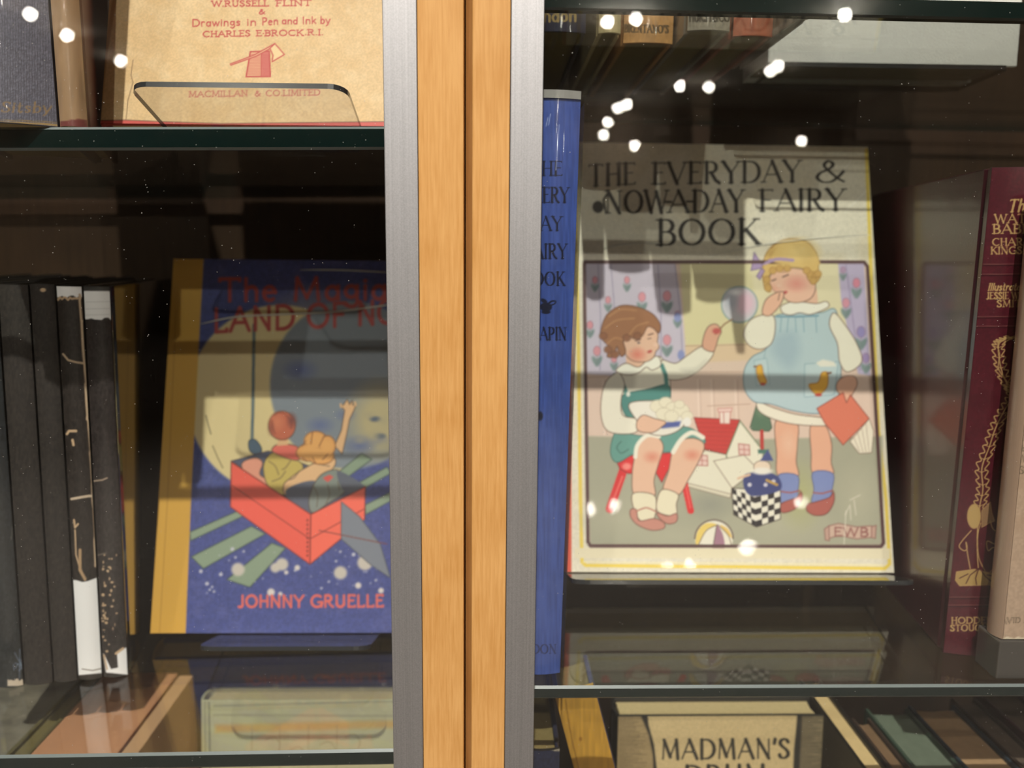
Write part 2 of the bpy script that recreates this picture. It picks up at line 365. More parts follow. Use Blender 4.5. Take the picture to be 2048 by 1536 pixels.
# ------------------------------------------------------------------ book builder
BOARD = 2.4
def arc_pts(t, b, inset=0.0, n=12):
    """Spine curve seen from above: from the front joint to the back joint, bulging by b towards -x (mm)."""
    out = []
    for i in range(n+1):
        s = i/n; out.append((-(b*4*s*(1-s))+inset, 0.3+s*(t-0.6)))
    return out
def book(name, label, w, h, t, mat, front, spine, pages, back=None, cat='book', group=None, bulge=None, sq=2.6, spine_name='spine', boards=BOARD, wpx=False):
    """Hardback: x runs from spine to fore-edge, y from front cover to back cover, z up. Millimetres."""
    b = t*0.12 if bulge is None else bulge
    r = empty(name, mat, label, cat, group)
    S = lambda pts: [(x*MM, y*MM) for x, y in pts]
    fr = [(0.3, 0.4), (2.5, 0.9), (5.0, 0.9), (7.0, 0), (w, 0), (w, boards), (0.3, boards)]
    bm = bmesh.new(); prism(bm, S(fr), 0, h*MM); fc = finish('front_cover', bm, front, r, bevel=0.0006)
    bm = bmesh.new(); prism(bm, S([(x, t-y) for x, y in fr]), 0, h*MM); bc = finish('back_cover', bm, back or front, r, bevel=0.0006)
    o = arc_pts(t, b); i = arc_pts(t, b, 1.5)
    bm = bmesh.new(); prism(bm, S(o + i[::-1]), 0, h*MM); sp = finish(spine_name, bm, spine, r)
    bm = bmesh.new()
    e = w-sq; m = t/2
    pg = [(2.2, boards+.05), (e, boards+.05), (e-1.2, m), (e, t-boards-.05), (2.2, t-boards-.05)]
    prism(bm, S(pg), sq*MM, (h-sq)*MM); pb = finish('page_block', bm, pages, r)
    return r, dict(front=fc, back=bc, spine=sp, pages=pb, t=t, b=b, h=h, w=w)
def face_surf(off=0.15):
    return lambda U, V: np.c_[U, np.full_like(U, -off), V]
def spine_surf(t, b, off=0.15):
    def f(U, V):
        s = np.clip(U/t, 0, 1)          # u runs left to right as one looks at the spine = from back joint to front joint
        y = t-U
        return np.c_[-(b*4*s*(1-s))-off, y, V]
    return f
def back_surf(t, off=0.15):
    return lambda U, V: np.c_[U, np.full_like(U, t+off), V]
SPINE_OUT = Matrix.Rotation(math.radians(90), 3, 'Z')
def spine_mat(xl, xr, yb, zbot, D=None, lift=0.0, xt=None, yt=None, yaw=0):
    """Place a spine-out book by its spine's bottom corners on the shelf: returns matrix, thickness, height (if a top pixel is given)."""
    if D is None: D = Zp((xl+xr)/2, yb, zbot).y
    a, b = P(xl, yb, D), P(xr, yb, D); t = b.x-a.x; z = zbot+lift; roll = 0; h = None
    if yt is not None:
        q = P(xt if xt is not None else xr, yt, D); h = q.z-z
        if xt is not None: roll = math.degrees(math.atan2(q.x-b.x, h)); h = math.hypot(h, q.x-b.x)
    R = Matrix.Rotation(math.radians(yaw), 3, 'Z') @ Matrix.Rotation(math.radians(roll), 3, 'Y') @ SPINE_OUT
    # local y=0 (front joint) must land on the right edge; local x=0 on depth D
    return TM(W(b.x, D, z), R), t, h
# ------------------------------------------------------------------ materials in use
M_WOOD = wood('maple', lin(194, 140, 76), lin(212, 161, 98))
M_BACK = wood('dark_veneer', lin(50, 36, 25), lin(64, 47, 33), 0.5, 0.5)
M_SIDE = wood('maple_side', lin(150, 104, 56), lin(190, 140, 84), 0.7)
M_ALU = brushed('brushed_aluminium')
M_PANE = glass('door_glass', dust=560, tint=(0.97, 0.975, 0.965))
M_SHELF = glass('shelf_glass', tint=(0.955, 0.98, 0.965), n_=1.62)
M_EDGE = plain('glass_edge', (0.003, 0.012, 0.011, 1), 0.12, coat=0.5)
M_ARRIS = plain('ground_arris', (0.16, 0.19, 0.19, 1), 0.4)
M_ACR = glass('clear_acrylic', tint=(0.97, 0.97, 0.97))
M_ACRE = plain('acrylic_edge', (0.028, 0.03, 0.032, 1), 0.2, coat=0.3)
M_PAGE = plain('page_edges', lin(205, 182, 135), 0.8, noise=0.12, nscale=900, stretch=(1, 1, 1))
M_PAGED = plain('dim_page_edges', lin(120, 104, 62), 0.8, noise=0.15, nscale=900)
M_CARPET = plain('carpet', lin(168, 160, 152), 0.95, noise=0.2, nscale=120)
M_PLASTER = plain('ceiling_paint', lin(205, 196, 182), 0.9)
M_SHOP = plain('shop_wall', lin(126, 112, 98), 0.8, noise=0.25, nscale=3)
M_BLACKMETAL = plain('black_metal', lin(24, 24, 26), 0.4)
m, nt, b_, L = nmat('lamp_lens'); b_.inputs['Base Color'].default_value = (1, 1, 1, 1)
b_.inputs['Emission Color'].default_value = (1, 0.93, 0.82, 1); b_.inputs['Emission Strength'].default_value = 170; M_LENS = m

# ------------------------------------------------------------------ the shop room
def slab(name, x0, x1, y0, y1, z0, z1, mat):
    bm = bmesh.new(); box(bm, x0, x1, y0, y1, z0, z1); return tag(finish(name, bm, mat), kind='structure')
slab('floor', -6.2, 6.2, -13.8, 0.95, -0.08, 0, M_CARPET)
CEIL = CZ+2.62
slab('ceiling', -6.2, 6.2, -13.8, 0.95, CEIL, CEIL+0.08, M_PLASTER)
slab('wall_back', -6.2, 6.2, 0.75, 0.95, 0, CEIL, M_SHOP)
slab('wall_front', -6.2, 6.2, -13.8, -13.7, 0, CEIL, M_SHOP)
slab('wall_left', -6.2, -6.1, -13.7, 0.75, 0, CEIL, M_SHOP)
slab('wall_right', 6.1, 6.2, -13.7, 0.75, 0, CEIL, M_SHOP)

# ------------------------------------------------------------------ lamps
def track_spot(i, pos, watts, rad, aim, label):
    d = (Vector(aim)-Vector(pos)).normalized()
    r = empty('track_spotlight', Matrix.Translation(pos), label, 'spotlight', 'track spotlights on the ceiling')
    bm = bmesh.new(); cyl(bm, -d*0.10, d, 0.032, 0.036, 0.085); finish('lamp_housing', bm, M_BLACKMETAL, r)
    bm = bmesh.new(); cyl(bm, -d*0.06+Vector((0, 0, 0.03)), (0, 0, 1), 0.008, 0.008, CEIL-pos[2]-0.03+d.z*0.06-0.001); finish('mounting_stem', bm, M_BLACKMETAL, r)
    L = bpy.data.lights.new('spot_beam', 'SPOT'); L.energy = watts; L.shadow_soft_size = rad; L.spot_size = math.radians(46 if i < 9 else 84); L.spot_blend = 1.0
    L.color = (1.0, 0.95, 0.885)
    lo = bpy.data.objects.new('spot_beam', L); C.objects.link(lo); lo.parent = r
    lo.rotation_euler = d.to_track_quat('-Z', 'Y').to_euler()
for i, (p_, w_, r_, a_) in enumerate(TRACK):
    track_spot(i, p_, w_, r_, a_, ['black track spotlight nearest the display cabinets, aimed steeply down at them',
                                   'black track spotlight aimed at the cabinets from the right, further back',
                                   'added black fill spotlight aimed at the cabinets from the left, further back'][i])
for x_, y_ in ((-1.6, -2.6), (1.7, -2.6), (0.0, -4.8)):  # added lamps: brighten the floor for glass veil and shadow fill
    track_spot(9, (x_, y_, CZ+2.40), 420, 0.03, (x_, y_-0.05, 0), 'added black fill spotlight shining straight down on the unseen shop floor')
def lamp_at(px, py, h=2.55):
    """Ceiling position whose mirror image in the door glass falls at this photo pixel."""
    r = CAMROT @ Vector(((px-1024)/FPX, -(py-768)/FPX, -1)); k = h/r.z
    return Vector((r.x*k, 2*0.334-r.y*k, CZ+h))
first = None
for (px, py) in [(1360, 172), (1418, 174), (1541, 142), (1556, 132), (1690, 30), (1236, 216), (1254, 209), (1216, 245), (1207, 270), (1269, 291), (1603, 282), (60, 28), (134, 70), (241, 122), (1215, 44), (1272, 38)]:
    p_ = lamp_at(px, py)
    if p_.y < -13.2:
        r = CAMROT @ Vector(((px-1024)/FPX, -(py-768)/FPX, -1)); k = (13.2+2*0.334)/r.y
        p_ = Vector((r.x*k, -13.2, CZ+r.z*k))
    drop = CEIL-p_.z
    if first is None:
        first = empty('pendant_downlight', Matrix.Translation(p_), None, 'ceiling lamp')
        bm = bmesh.new(); cyl(bm, (0, 0, 0.034), (0, 0, 1), 0.06, 0.04, 0.03); finish('lamp_shade', bm, M_BLACKMETAL, first)
        bm = bmesh.new(); bmesh.ops.create_uvsphere(bm, u_segments=16, v_segments=10, radius=0.042); finish('bulb', bm, M_LENS, first, smooth=True)
        r = first
    else:
        r = first.copy(); C.objects.link(r); r.location = p_
        for ch in first.children:
            c = ch.copy(); C.objects.link(c); c.parent = r
    r['label'] = 'small round ceiling lamp mirrored as a bright spot in the door glass'; r['category'] = 'ceiling lamp'; r['group'] = 'small ceiling lamps mirrored in the glass'

# ------------------------------------------------------------------ display cabinets
ZB, ZT = -1.33, 0.75            # door bottom and top, relative to the eye (m)
def cabinet(label, x0, x1, mirror):
    """x0, x1 in mm: outer sides; the visible stiles stand on the side nearer X = -11.5."""
    r = empty('display_cabinet', Matrix.Translation(W((x0+x1)/2, 500, -1450)), label, 'display cabinet', 'display cabinets side by side')
    inv = Matrix.Translation(-(r.matrix_world.translation))
    def part(name, mat, *boxes, parent=r, bevel=0, prisms=()):
        bm = bmesh.new()
        for bx in boxes: box(bm, bx[0]*MM, bx[1]*MM, bx[2]*MM, bx[3]*MM, CZ+bx[4], CZ+bx[5])
        for pp, z0, z1 in prisms: prism(bm, [(x*MM, y*MM) for x, y in pp], CZ+z0, CZ+z1)
        bm.transform(inv); return finish(name, bm, mat, parent, bevel)
    part('side_panel', M_SIDE, (x0, x0+9, 352, 668, ZB, ZT)); part('side_panel', M_SIDE, (x1-9, x1, 352, 668, ZB, ZT))
    part('back_panel', M_BACK, (x0+9.2, x1-9.2, 656, 668, ZB+0.02, ZT-0.02))
    part('base', M_SIDE, (x0, x1, 352, 668, -1.45, ZB-0.001))
    part('top_panel', M_SIDE, (x0, x1, 352, 668, ZT+0.001, ZT+0.04))
    d = bpy.data.objects.new('door', None); C.objects.link(d); d.parent = r
    X0, X1 = x0, x1
    if mirror:   # right-hand cabinet, visible stile on its left
        part('wooden_stile', M_WOOD, parent=d, bevel=0.0004, prisms=[([(-8.2, 330), (6.55, 330), (6.55, 350), (-11.2, 350), (-11.2, 339)], ZB, ZT)])
        part('metal_stile', M_ALU, (6.75, 19.7, 330.2, 333.9, ZB+0.02, ZT-0.02), parent=d, bevel=0.0003)
        part('wooden_stile', M_WOOD, (x1-18, x1, 330, 350, ZB, ZT), parent=d, bevel=0.0004)
        part('metal_stile', M_ALU, (x1-31.5, x1-18.2, 330.2, 333.9, ZB+0.02, ZT-0.02), parent=d, bevel=0.0003)
        a, b = 6.8, x1-18.3
    else:
        part('wooden_stile', M_WOOD, (-29.8, -11.75, 330, 350, ZB, ZT), parent=d, bevel=0.0004)
        part('metal_stile', M_ALU, (-43.3, -30.0, 330.2, 333.9, ZB+0.02, ZT-0.02), parent=d, bevel=0.0003)
        part('wooden_stile', M_WOOD, (x0, x0+18, 330, 350, ZB, ZT), parent=d, bevel=0.0004)
        part('metal_stile', M_ALU, (x0+18.2, x0+31.5, 330.2, 333.9, ZB+0.02, ZT-0.02), parent=d, bevel=0.0003)
        a, b = x0+18.3, -30.1
    part('door_rail', M_WOOD, (a, b, 330, 350, ZB, ZB+0.02), parent=d); part('door_rail', M_WOOD, (a, b, 330, 350, ZT-0.02, ZT), parent=d)
    part('glass_pane', M_PANE, (a+.3, b-.3, 334, 338, ZB+0.0205, ZT-0.0205), parent=d)
    return r
cabinet('glazed cabinet of pale wood and brushed metal holding the five black spines', -800, -11.7, False)
cabinet('glazed cabinet of pale wood and brushed metal holding the tall blue spine', -11.2, 800, True)

def zLow(x): return -236.8+0.0115*(x+140)
def zUp(x): return 53.2+0.015*(x+125)
ZR, ZRU, ZRB, ZLB = -203.2, 106.4, -517.0, -530.0
def glass_shelf(label, x0, x1, zf, th, strip=0):
    r = empty('glass_shelf', Matrix.Translation(W((x0+x1)/2, 355, zf((x0+x1)/2))), label, 'glass shelf', 'glass shelves in the cabinets')
    o = r.matrix_world.translation; c = 1.1
    prof = [(355+c, 0), (355, -c), (355, -th+c), (355+c, -th), (640, -th), (640, 0)]
    mi = {0: 1, 1: 0, 2: 1}
    bm = bmesh.new(); A = []; B = []
    for y, z in prof:
        A.append(bm.verts.new(W(x0, y, zf(x0)+z)-o)); B.append(bm.verts.new(W(x1, y, zf(x1)+z)-o))
    for k, mt in ((0, 2), (1, 1), (2, 2), (3, 0), (4, 1), (5, 0)):
        bm.faces.new((A[k], A[(k+1) % 6], B[(k+1) % 6], B[k])).material_index = mt
    bm.faces.new(A).material_index = 1; bm.faces.new(B[::-1]).material_index = 1
    finish('glass_sheet', bm, [M_SHELF, M_EDGE, M_ARRIS], r)
    if strip:
        bm = bmesh.new(); A = []; B = []
        for y, z in ((355.9, -th), (355, -th+.9), (355, strip-.9), (355.9, strip), (360, strip), (360, .05), (360, -th)):
            A.append(bm.verts.new(W(x0, y-.02, zf(x0)+z)-o)); B.append(bm.verts.new(W(x1, y-.02, zf(x1)+z)-o))
        for k in range(7): bm.faces.new((A[k], A[(k+1) % 7], B[(k+1) % 7], B[k]))
        bm.faces.new(A); bm.faces.new(B[::-1]); finish('edge_strip', bm, M_EDGE, r)
    for px in (x0+4, x1-4):
        for py in (380, 610):
            bm = bmesh.new(); cyl(bm, W(px-(5 if px < (x0+x1)/2 else -5), py, zf(px)-th-3.6)-o, (1 if px < (x0+x1)/2 else -1, 0, 0), 0.003, 0.003, 0.012, 12); finish('shelf_pin', bm, M_ALU, r)
glass_shelf('upper glass shelf in the left cabinet, under the cream jacketed book', -788, -23, zUp, 9.6)
glass_shelf('glass shelf in the left cabinet that carries the five black spines', -788, -23, zLow, 8.4)
glass_shelf('lower glass shelf beneath the salmon slipcase in the left cabinet', -788, -23, lambda x: ZLB, 8)
glass_shelf('upper glass shelf in the right cabinet, under the orange and cream spines', 1, 788, lambda x: ZRU-0.006*(x-21), 4.0, 3.6)
glass_shelf('glass shelf in the right cabinet that carries the tall blue spine', 1, 788, lambda x: ZR, 6.6)
glass_shelf('lower glass shelf in the right cabinet, under the yellow spine', 1, 788, lambda x: ZRB, 8)

# ------------------------------------------------------------------ clear easels under the face-out books
def acrylic(bm, pts3, nrm, th):
    """Plate from a planar outline extruded along nrm; big faces clear, rim darker."""
    a = [bm.verts.new(Vector(p)*MM) for p in pts3]; b = [bm.verts.new((Vector(p)+Vector(nrm)*th)*MM) for p in pts3]
    bm.faces.new(a[::-1]).material_index = 0; bm.faces.new(b).material_index = 0
    n = len(a)
    for k in range(n): bm.faces.new((a[k], a[(k+1) % n], b[(k+1) % n], b[k])).material_index = 1
def easel(label, mat, phi, xc, w, t, L, e, H, wp=None, corner=9):
    r = empty('book_easel', mat, label, 'book easel', 'clear plastic easels under the face-out books')
    ph = math.radians(phi); wp = wp or w*0.9
    a, b = xc-w/2, xc+w/2
    out = [(a, t+.3)]+[(a+corner-corner*math.cos(k*math.pi/10), -L+corner-corner*math.sin(k*math.pi/10)) for k in range(6)]
    out += [(b-corner+corner*math.sin(k*math.pi/10), -L+corner-corner*math.cos(k*math.pi/10)) for k in range(6)]+[(b, t+.3)]
    bm = bmesh.new(); acrylic(bm, [(x, y, -2.9) for x, y in out], (0, 0, 1), 2.4); finish('ledge', bm, [M_ACR, M_ACRE], r)
    drop = max(3.0, (e-math.sin(ph)*(t+3.2))/math.cos(ph)-0.2)
    a, b = xc-wp/2, xc+wp/2
    bm = bmesh.new(); acrylic(bm, [(a, t+.4, -drop), (b, t+.4, -drop), (b, t+.4, H-12), (b-12, t+.4, H), (a+12, t+.4, H), (a, t+.4, H-12)], (0, 1, 0), 2.4); finish('back_plate', bm, [M_ACR, M_ACRE], r)
    zA = H*0.55; hA = e-math.sin(ph)*(t+3)+math.cos(ph)*zA-0.3
    dn = Vector((0, math.sin(ph), -math.cos(ph))); bk = Vector((0, math.cos(ph), math.sin(ph)))
    A = Vector((0, t+3.0, zA)); Bq = A+dn*hA+bk*(math.tan(ph)*hA*0.35+6)
    bm = bmesh.new(); nrm = (Bq-A).cross(Vector((1, 0, 0))).normalized()
    acrylic(bm, [Vector((xc-14, 0, 0))+A, Vector((xc+14, 0, 0))+A, Vector((xc+18, 0, 0))+Bq, Vector((xc-18, 0, 0))+Bq], -nrm if nrm.y < 0 else nrm, 2.4); finish('rear_strut', bm, [M_ACR, M_ACRE], r)
    return r
# ------------------------------------------------------------------ left cabinet: black spines
NAVY = lin(44, 52, 110)
M_BLK = plain('black_paper', lin(30, 27, 25), 0.5, noise=0.15, nscale=300, bump=0.15, bscale=1500)
M_BLKGLOSS = plain('black_glossy_wrapper', lin(22, 18, 16), 0.12, coat=1.0, coat_rough=0.03)
P_SPINE = printed('spine_ink', 0.42, coat=0.35, coat_rough=0.18)
P_CLOTH = printed('cloth_ink', 0.75)
P_GLOSS = printed('glossy_spine_ink', 0.35, coat=1.0, coat_rough=0.04, wave=0.05, wscale=60)
P_COVER = printed('cover_ink', 0.6, coat=0.5, coat_rough=0.02, wave=0.08, wscale=22)
P_MYLAR = printed('wrapped_cover_ink', 0.55, coat=1.0, coat_rough=0.02, wave=0.2, wscale=26)
P_FOIL = printed('leather_ink', 0.3, coat=0.6, coat_rough=0.12)
rnd = random.Random(5)
def jag(x0, x1, y, amp, n=12, seed=0):
    r = random.Random(seed); return [(x0+(x1-x0)*i/n, y+r.uniform(-amp, amp)) for i in range(n+1)]
def spine_ink(r, d, step, base, inset=0.3):
    return Ink(r.matrix_world, spine_surf(d['t'], d['b']), 0.4, d['t']-0.4, inset, d['h']-inset, step, base)
WHITE = (247, 246, 246); CHIP = (205, 175, 140)
M_FOLD_GLINT = plain('painted_fold_glint', lin(214, 212, 200), 0.25, coat=1)  # opaque whitish colour stands in for the highlight on the film
def fold_glint(parent, px, rad):
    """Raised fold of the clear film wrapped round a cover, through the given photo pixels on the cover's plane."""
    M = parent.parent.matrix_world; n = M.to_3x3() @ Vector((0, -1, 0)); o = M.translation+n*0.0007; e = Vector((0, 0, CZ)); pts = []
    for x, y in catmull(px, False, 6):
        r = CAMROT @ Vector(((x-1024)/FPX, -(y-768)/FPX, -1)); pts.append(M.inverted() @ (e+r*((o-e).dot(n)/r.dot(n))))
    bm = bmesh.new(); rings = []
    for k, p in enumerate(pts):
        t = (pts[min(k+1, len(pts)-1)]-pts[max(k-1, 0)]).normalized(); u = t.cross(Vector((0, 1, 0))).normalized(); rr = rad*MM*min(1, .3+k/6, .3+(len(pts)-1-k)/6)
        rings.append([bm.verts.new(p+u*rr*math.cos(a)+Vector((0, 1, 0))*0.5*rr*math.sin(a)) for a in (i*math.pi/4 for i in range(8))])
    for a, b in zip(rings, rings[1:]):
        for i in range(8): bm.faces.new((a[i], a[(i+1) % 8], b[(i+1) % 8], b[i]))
    return finish('film_fold_glint', bm, M_FOLD_GLINT, parent, smooth=True)
TB = (13.3, 12.7, 12.3, 14.6, 13.6)
_c = Zp(257, 1350, zLow(-208))
def row(corner, yaw, roll, ts, zf, gap=0.3):
    """Matrices of spine-out books packed side by side from the right-hand corner (mm) leftwards."""
    out = []; c = Vector(corner); u = Vector((math.cos(math.radians(yaw)), math.sin(math.radians(yaw)), 0))
    for t in ts:
        out.append(TM(W(c.x, c.y, zf(c.x)+0.1), Matrix.Rotation(math.radians(yaw), 3, 'Z') @ Matrix.Rotation(math.radians(roll), 3, 'Y') @ SPINE_OUT)); c = c-u*(t+gap)
    return out
ROWB = row((_c.x, _c.y, 0), 10, 1.2, TB, zLow)
GRPB = 'black books standing spine out on the left shelf'
def black_book(xl, xr, yb, xt, yt, label, depth=150, gloss=False, grain=0.25, base=(46, 41, 37), dx=0):
    k = xt; mat = ROWB[k]; t = TB[k]; q = mat.translation/MM
    h = P(140, yt, q.y).z-(q.z-CZ/MM)
    r, d = book('hardback_book', label, depth, h, t, mat, M_BLKGLOSS if gloss else M_BLK, M_BLK, M_PAGED, group=GRPB, bulge=2.0)
    I = spine_ink(r, d, 0.36, base); I.grain(grain, 2.0, 1, 5); return r, d, I
# far left sliver, greyish with white marks
mat, t, h = spine_mat(-66, 12, 1297, zLow(-300), yt=560, yaw=10)
r, d = book('hardback_book', 'grey-black spine with white marks cut off by the frame beyond the black spines', 150, h, t, mat, M_BLK, M_BLK, M_PAGED, bulge=2)
I = spine_ink(r, d, 0.6, (70, 76, 80)); I.grain(0.2, 4)
for k in range(26): I.ell(rnd.uniform(-20, 14), rnd.uniform(1130, 1240), rnd.uniform(2, 5), rnd.uniform(2, 7), (170, 190, 195), al=.8)
I.poly([(-40, 1090), (16, 1095), (16, 1128), (-40, 1120)], (190, 180, 90), al=.8)
I.poly([(-60, 1290)]+jag(-60, 20, 1287, 3, 14, 4)+[(20, 1300), (-60, 1300)], CHIP); I.mesh('spine_print', P_SPINE, d['spine'])
# the five black books
r, d, I = black_book(18, 66, 1366, 4, 566, 'scuffed black glossy spine with a tan chipped foot, first of the five black spines', base=(44, 47, 49))
I.poly([(-20, 560), (20, 560), (14, 640), (4, 600), (-20, 610)], (190, 180, 165), al=.7)
I.line([(8, 620), (14, 660), (22, 700)], 2, CHIP, al=.7); I.line([(20, 905), (28, 960), (33, 1000)], 2, (150, 145, 135), al=.6); I.line([(34, 980), (22, 1080)], 2, (150, 145, 135), al=.5)
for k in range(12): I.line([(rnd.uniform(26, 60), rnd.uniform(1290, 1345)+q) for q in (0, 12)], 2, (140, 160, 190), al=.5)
I.poly([(15, 1362)]+jag(15, 70, 1360, 3, 16, 3)+[(70, 1372), (15, 1372)], (200, 185, 165)); I.mesh('spine_print', P_GLOSS, d['spine'])
r, d, I = black_book(67, 121, 1356, 3, 570, 'plain matt black cloth spine, second of the five black spines'); I.mesh('spine_print', P_CLOTH, d['spine'])
r, d, I = black_book(121.6, 164, 1350, 2, 568, 'matt black cloth spine with a small tan chip at its head')
I.ell(86, 580, 6, 4, CHIP, al=.9); I.mesh('spine_print', P_CLOTH, d['spine'])
r, d, I = black_book(164.8, 209, 1343, 1, 572, 'black spine with a long white foot and a pale crack down its edge', base=(48, 43, 40))
I.poly([(110, 566), (175, 566)]+jag(175, 110, 594, 4, 9, 8), WHITE); I.line(jag(112, 160, 597, 3, 12, 8), 4, CHIP)
p = [(160, 590), (164, 640), (167, 700), (171, 760), (175, 830), (180, 900), (184, 960), (187, 1010), (190, 1080), (192, 1140)]
q = [(x+rnd.uniform(-1.5, 1.5), y+rnd.uniform(-12, 12)) for x, y in p for _ in (0, 1, 2)]; q.sort(key=lambda z: z[1])
I.line(q, 5, (190, 160, 130)); I.line(q, 2, (215, 195, 165))
I.line([(126, 708), (136, 720), (150, 724), (174, 728)], 4, (200, 175, 145)); I.line([(134, 868), (138, 862), (152, 862)], 5, CHIP); I.line([(145, 880), (147, 890)], 5, CHIP)
I.line([(143, 998), (165, 994), (178, 992), (190, 992)], 5, (210, 190, 165)); I.line([(148, 1040), (150, 1055), (156, 1048)], 4, CHIP); I.line([(150, 1060), (152, 1110), (158, 1130), (170, 1160)], 3, CHIP); I.line([(160, 1100), (160, 1140), (170, 1158)], 6, (180, 150, 115))
I.poly([(140, 1160), (152, 1160), (165, 1164), (176, 1162), (192, 1156), (198, 1150), (215, 1345), (140, 1352)], (246, 246, 246)); I.line([(164, 1338), (185, 1341), (207, 1336)], 2, (130, 120, 110)); I.mesh('spine_print', P_SPINE, d['spine'])
r, d, I = black_book(211, 257, 1350, 0, 572, 'black spine with a white head band and an L-shaped white patch at its foot', gloss=True, base=(52, 47, 46))
I.poly([(160, 566), (232, 566), (232, 582), (160, 582)], (70, 70, 68)); I.poly([(160, 582), (232, 582)]+jag(230, 162, 638, 3, 10, 2), (248, 248, 247))
for y in (604, 618, 630): I.line([(172, y), (222, y-1)], 1.2, (190, 190, 190), al=.6)
for k in range(46):
    x = rnd.gauss(208, 5) if k % 2 else rnd.uniform(206, 236); y = rnd.uniform(1110, 1320)
    I.ell(x, y, rnd.uniform(1, 3.4), rnd.uniform(1, 3.4), CHIP, al=.9)
I.line([(188, 962), (205, 960), (214, 956)], 3, (170, 150, 130)); I.line([(190, 1112), (212, 1106)], 2, (120, 110, 100))
I.poly([(206, 1306), (212, 1345), (262, 1350), (262, 1290), (246, 1298), (234, 1306), (236, 1335), (222, 1338), (212, 1316)], WHITE)
I.line([(232, 1307), (246, 1297)], 5, CHIP); I.line([(208, 1310), (214, 1338)], 3, CHIP); I.mesh('spine_print', P_GLOSS, d['spine'])

# ------------------------------------------------------------------ left cabinet: blue picture book on an easel
R17 = rot(17.0)
mat = TM(W(-207.5, 463, -229), R17)
M_YEL = plain('yellow_cloth', lin(206, 158, 62), 0.75, noise=0.1, nscale=40, bump=0.1, bscale=2000)
M_NAVYB = plain('navy_board', NAVY, 0.55)
r, d = book('hardback_book', 'blue picture book with a yellow cloth spine, two children riding a red flying box', 182, 236, 19, mat, M_NAVYB, M_YEL, M_PAGE, bulge=2)
I = Ink(r.matrix_world, face_surf(0.15), 0.2, 181.8, 0.2, 235.8, 0.5, (66, 76, 138))
S5 = lambda L: [(300+x/2.954, 780+y/2.954) for x, y in L]
I.blotch((86, 92, 150), .5, 26); I.grain(.10, 3)
# moon and grey planet
I.ell(560, 800, 185, 190, (216, 196, 146), soft=5); I.ell(620, 770, 150, 170, (226, 205, 150), soft=60, al=.5)
I.ell(700, 770, 160, 168, (128, 136, 146), soft=6); I.ell(760, 840, 60, 70, (182, 168, 128), soft=40, al=.8)
for x, y, a in ((640, 850, 22), (690, 830, 14), (720, 890, 26), (760, 880, 10), (650, 930, 16), (600, 740, 30)): I.ell(x, y, a, a*.6, (92, 104, 150), soft=14, al=.6)
I.line(S5([(330, 150), (345, 210), (360, 260)]), 2, (90, 80, 60)); I.line(S5([(370, 330), (400, 400), (430, 460)]), 2, (120, 105, 75))
for x, y in ((750, 838), (760, 872)): I.ell(x, y, 10, 5, (70, 84, 110), soft=5)
# hanging cable with a weight
I.line([(508, 650), (506, 800), (504, 882)], 6, (66, 84, 96)); I.line([(508, 650), (506, 800), (504, 882)], 2, (120, 140, 140)); I.poly(S5([(585, 300), (625, 295), (660, 350), (640, 385), (590, 360)]), (72, 92, 112), sm=True, line=(40, 50, 60))
# wings
WG = (134, 152, 130)
for q in ([(235, 840), (520, 715), (560, 740), (240, 890)], [(245, 985), (600, 805), (680, 850), (315, 1055)], [(455, 1120), (720, 905), (800, 935), (590, 1165)], [(1120, 480), (1250, 375), (1310, 410), (1160, 520)], [(1240, 545), (1400, 455), (1425, 490), (1260, 585)], [(1270, 680), (1430, 600), (1430, 650), (1275, 735)]):
    I.poly(S5(q), WG, line=(70, 84, 76), lw=2.5)
for x, y, a in ((780, 1030, 38), (520, 1060, 40), (1125, 1080, 40), (1270, 1020, 46), (740, 1050, 30)): I.ell(*S5([(x, y)])[0], a/2.954, a/2.954, (196, 188, 178), soft=5, al=.85)
for k in range(46):
    x, y = rnd.uniform(300, 1400), rnd.uniform(930, 1230); a = rnd.choice((3, 4, 5, 8, 12)); I.ell(*S5([(x, y)])[0], a/2.954, a/2.954, (190, 190, 205), soft=2, al=.7)
for x, y, a in ((715, 1195, 22), (770, 1205, 12), (1230, 1155, 18), (1365, 1185, 16), (870, 1050, 16), (805, 1078, 12)): I.ell(*S5([(x, y)])[0], a/2.954, a/2.954, (214, 205, 200), soft=4)
# flying box
BX = (232, 92, 76)
I.poly(S5([(480, 420), (700, 360), (1270, 570), (960, 735)]), (78, 84, 108), line=(60, 40, 40))
# riders seen from behind
SK = (226, 180, 134); OUT = (80, 60, 46)
I.poly(S5([(540, 440), (620, 400), (665, 430), (650, 500), (720, 540), (700, 580), (600, 540)]), (222, 150, 126), sm=True, line=OUT)
I.poly(S5([(670, 470), (690, 400), (740, 370), (830, 400), (900, 440), (890, 520), (800, 560), (790, 620), (700, 570)]), (196, 172, 92), sm=True, line=OUT)
I.poly(S5([(720, 360), (760, 320), (860, 330), (900, 380), (870, 415), (800, 400)]), (226, 108, 94), sm=True, line=OUT)
I.poly(S5([(755, 300), (815, 290), (815, 325), (750, 330)]), SK)
I.ell(*S5([(780, 210)])[0], 27, 29, (196, 104, 76), soft=3, line=OUT); I.ell(*S5([(750, 190)])[0], 13, 16, (214, 126, 92), soft=12, al=.7)
I.poly(S5([(1090, 330), (1130, 240), (1150, 120), (1128, 95), (1145, 85), (1165, 55), (1180, 85), (1195, 60), (1200, 90), (1218, 85), (1205, 120), (1180, 170), (1160, 270), (1135, 380)]), SK, line=OUT)
I.poly(S5([(900, 470), (1000, 420), (1085, 400), (1090, 450), (1020, 520), (930, 560), (890, 600), (800, 620), (790, 560), (830, 520)]), SK, sm=True, line=OUT)
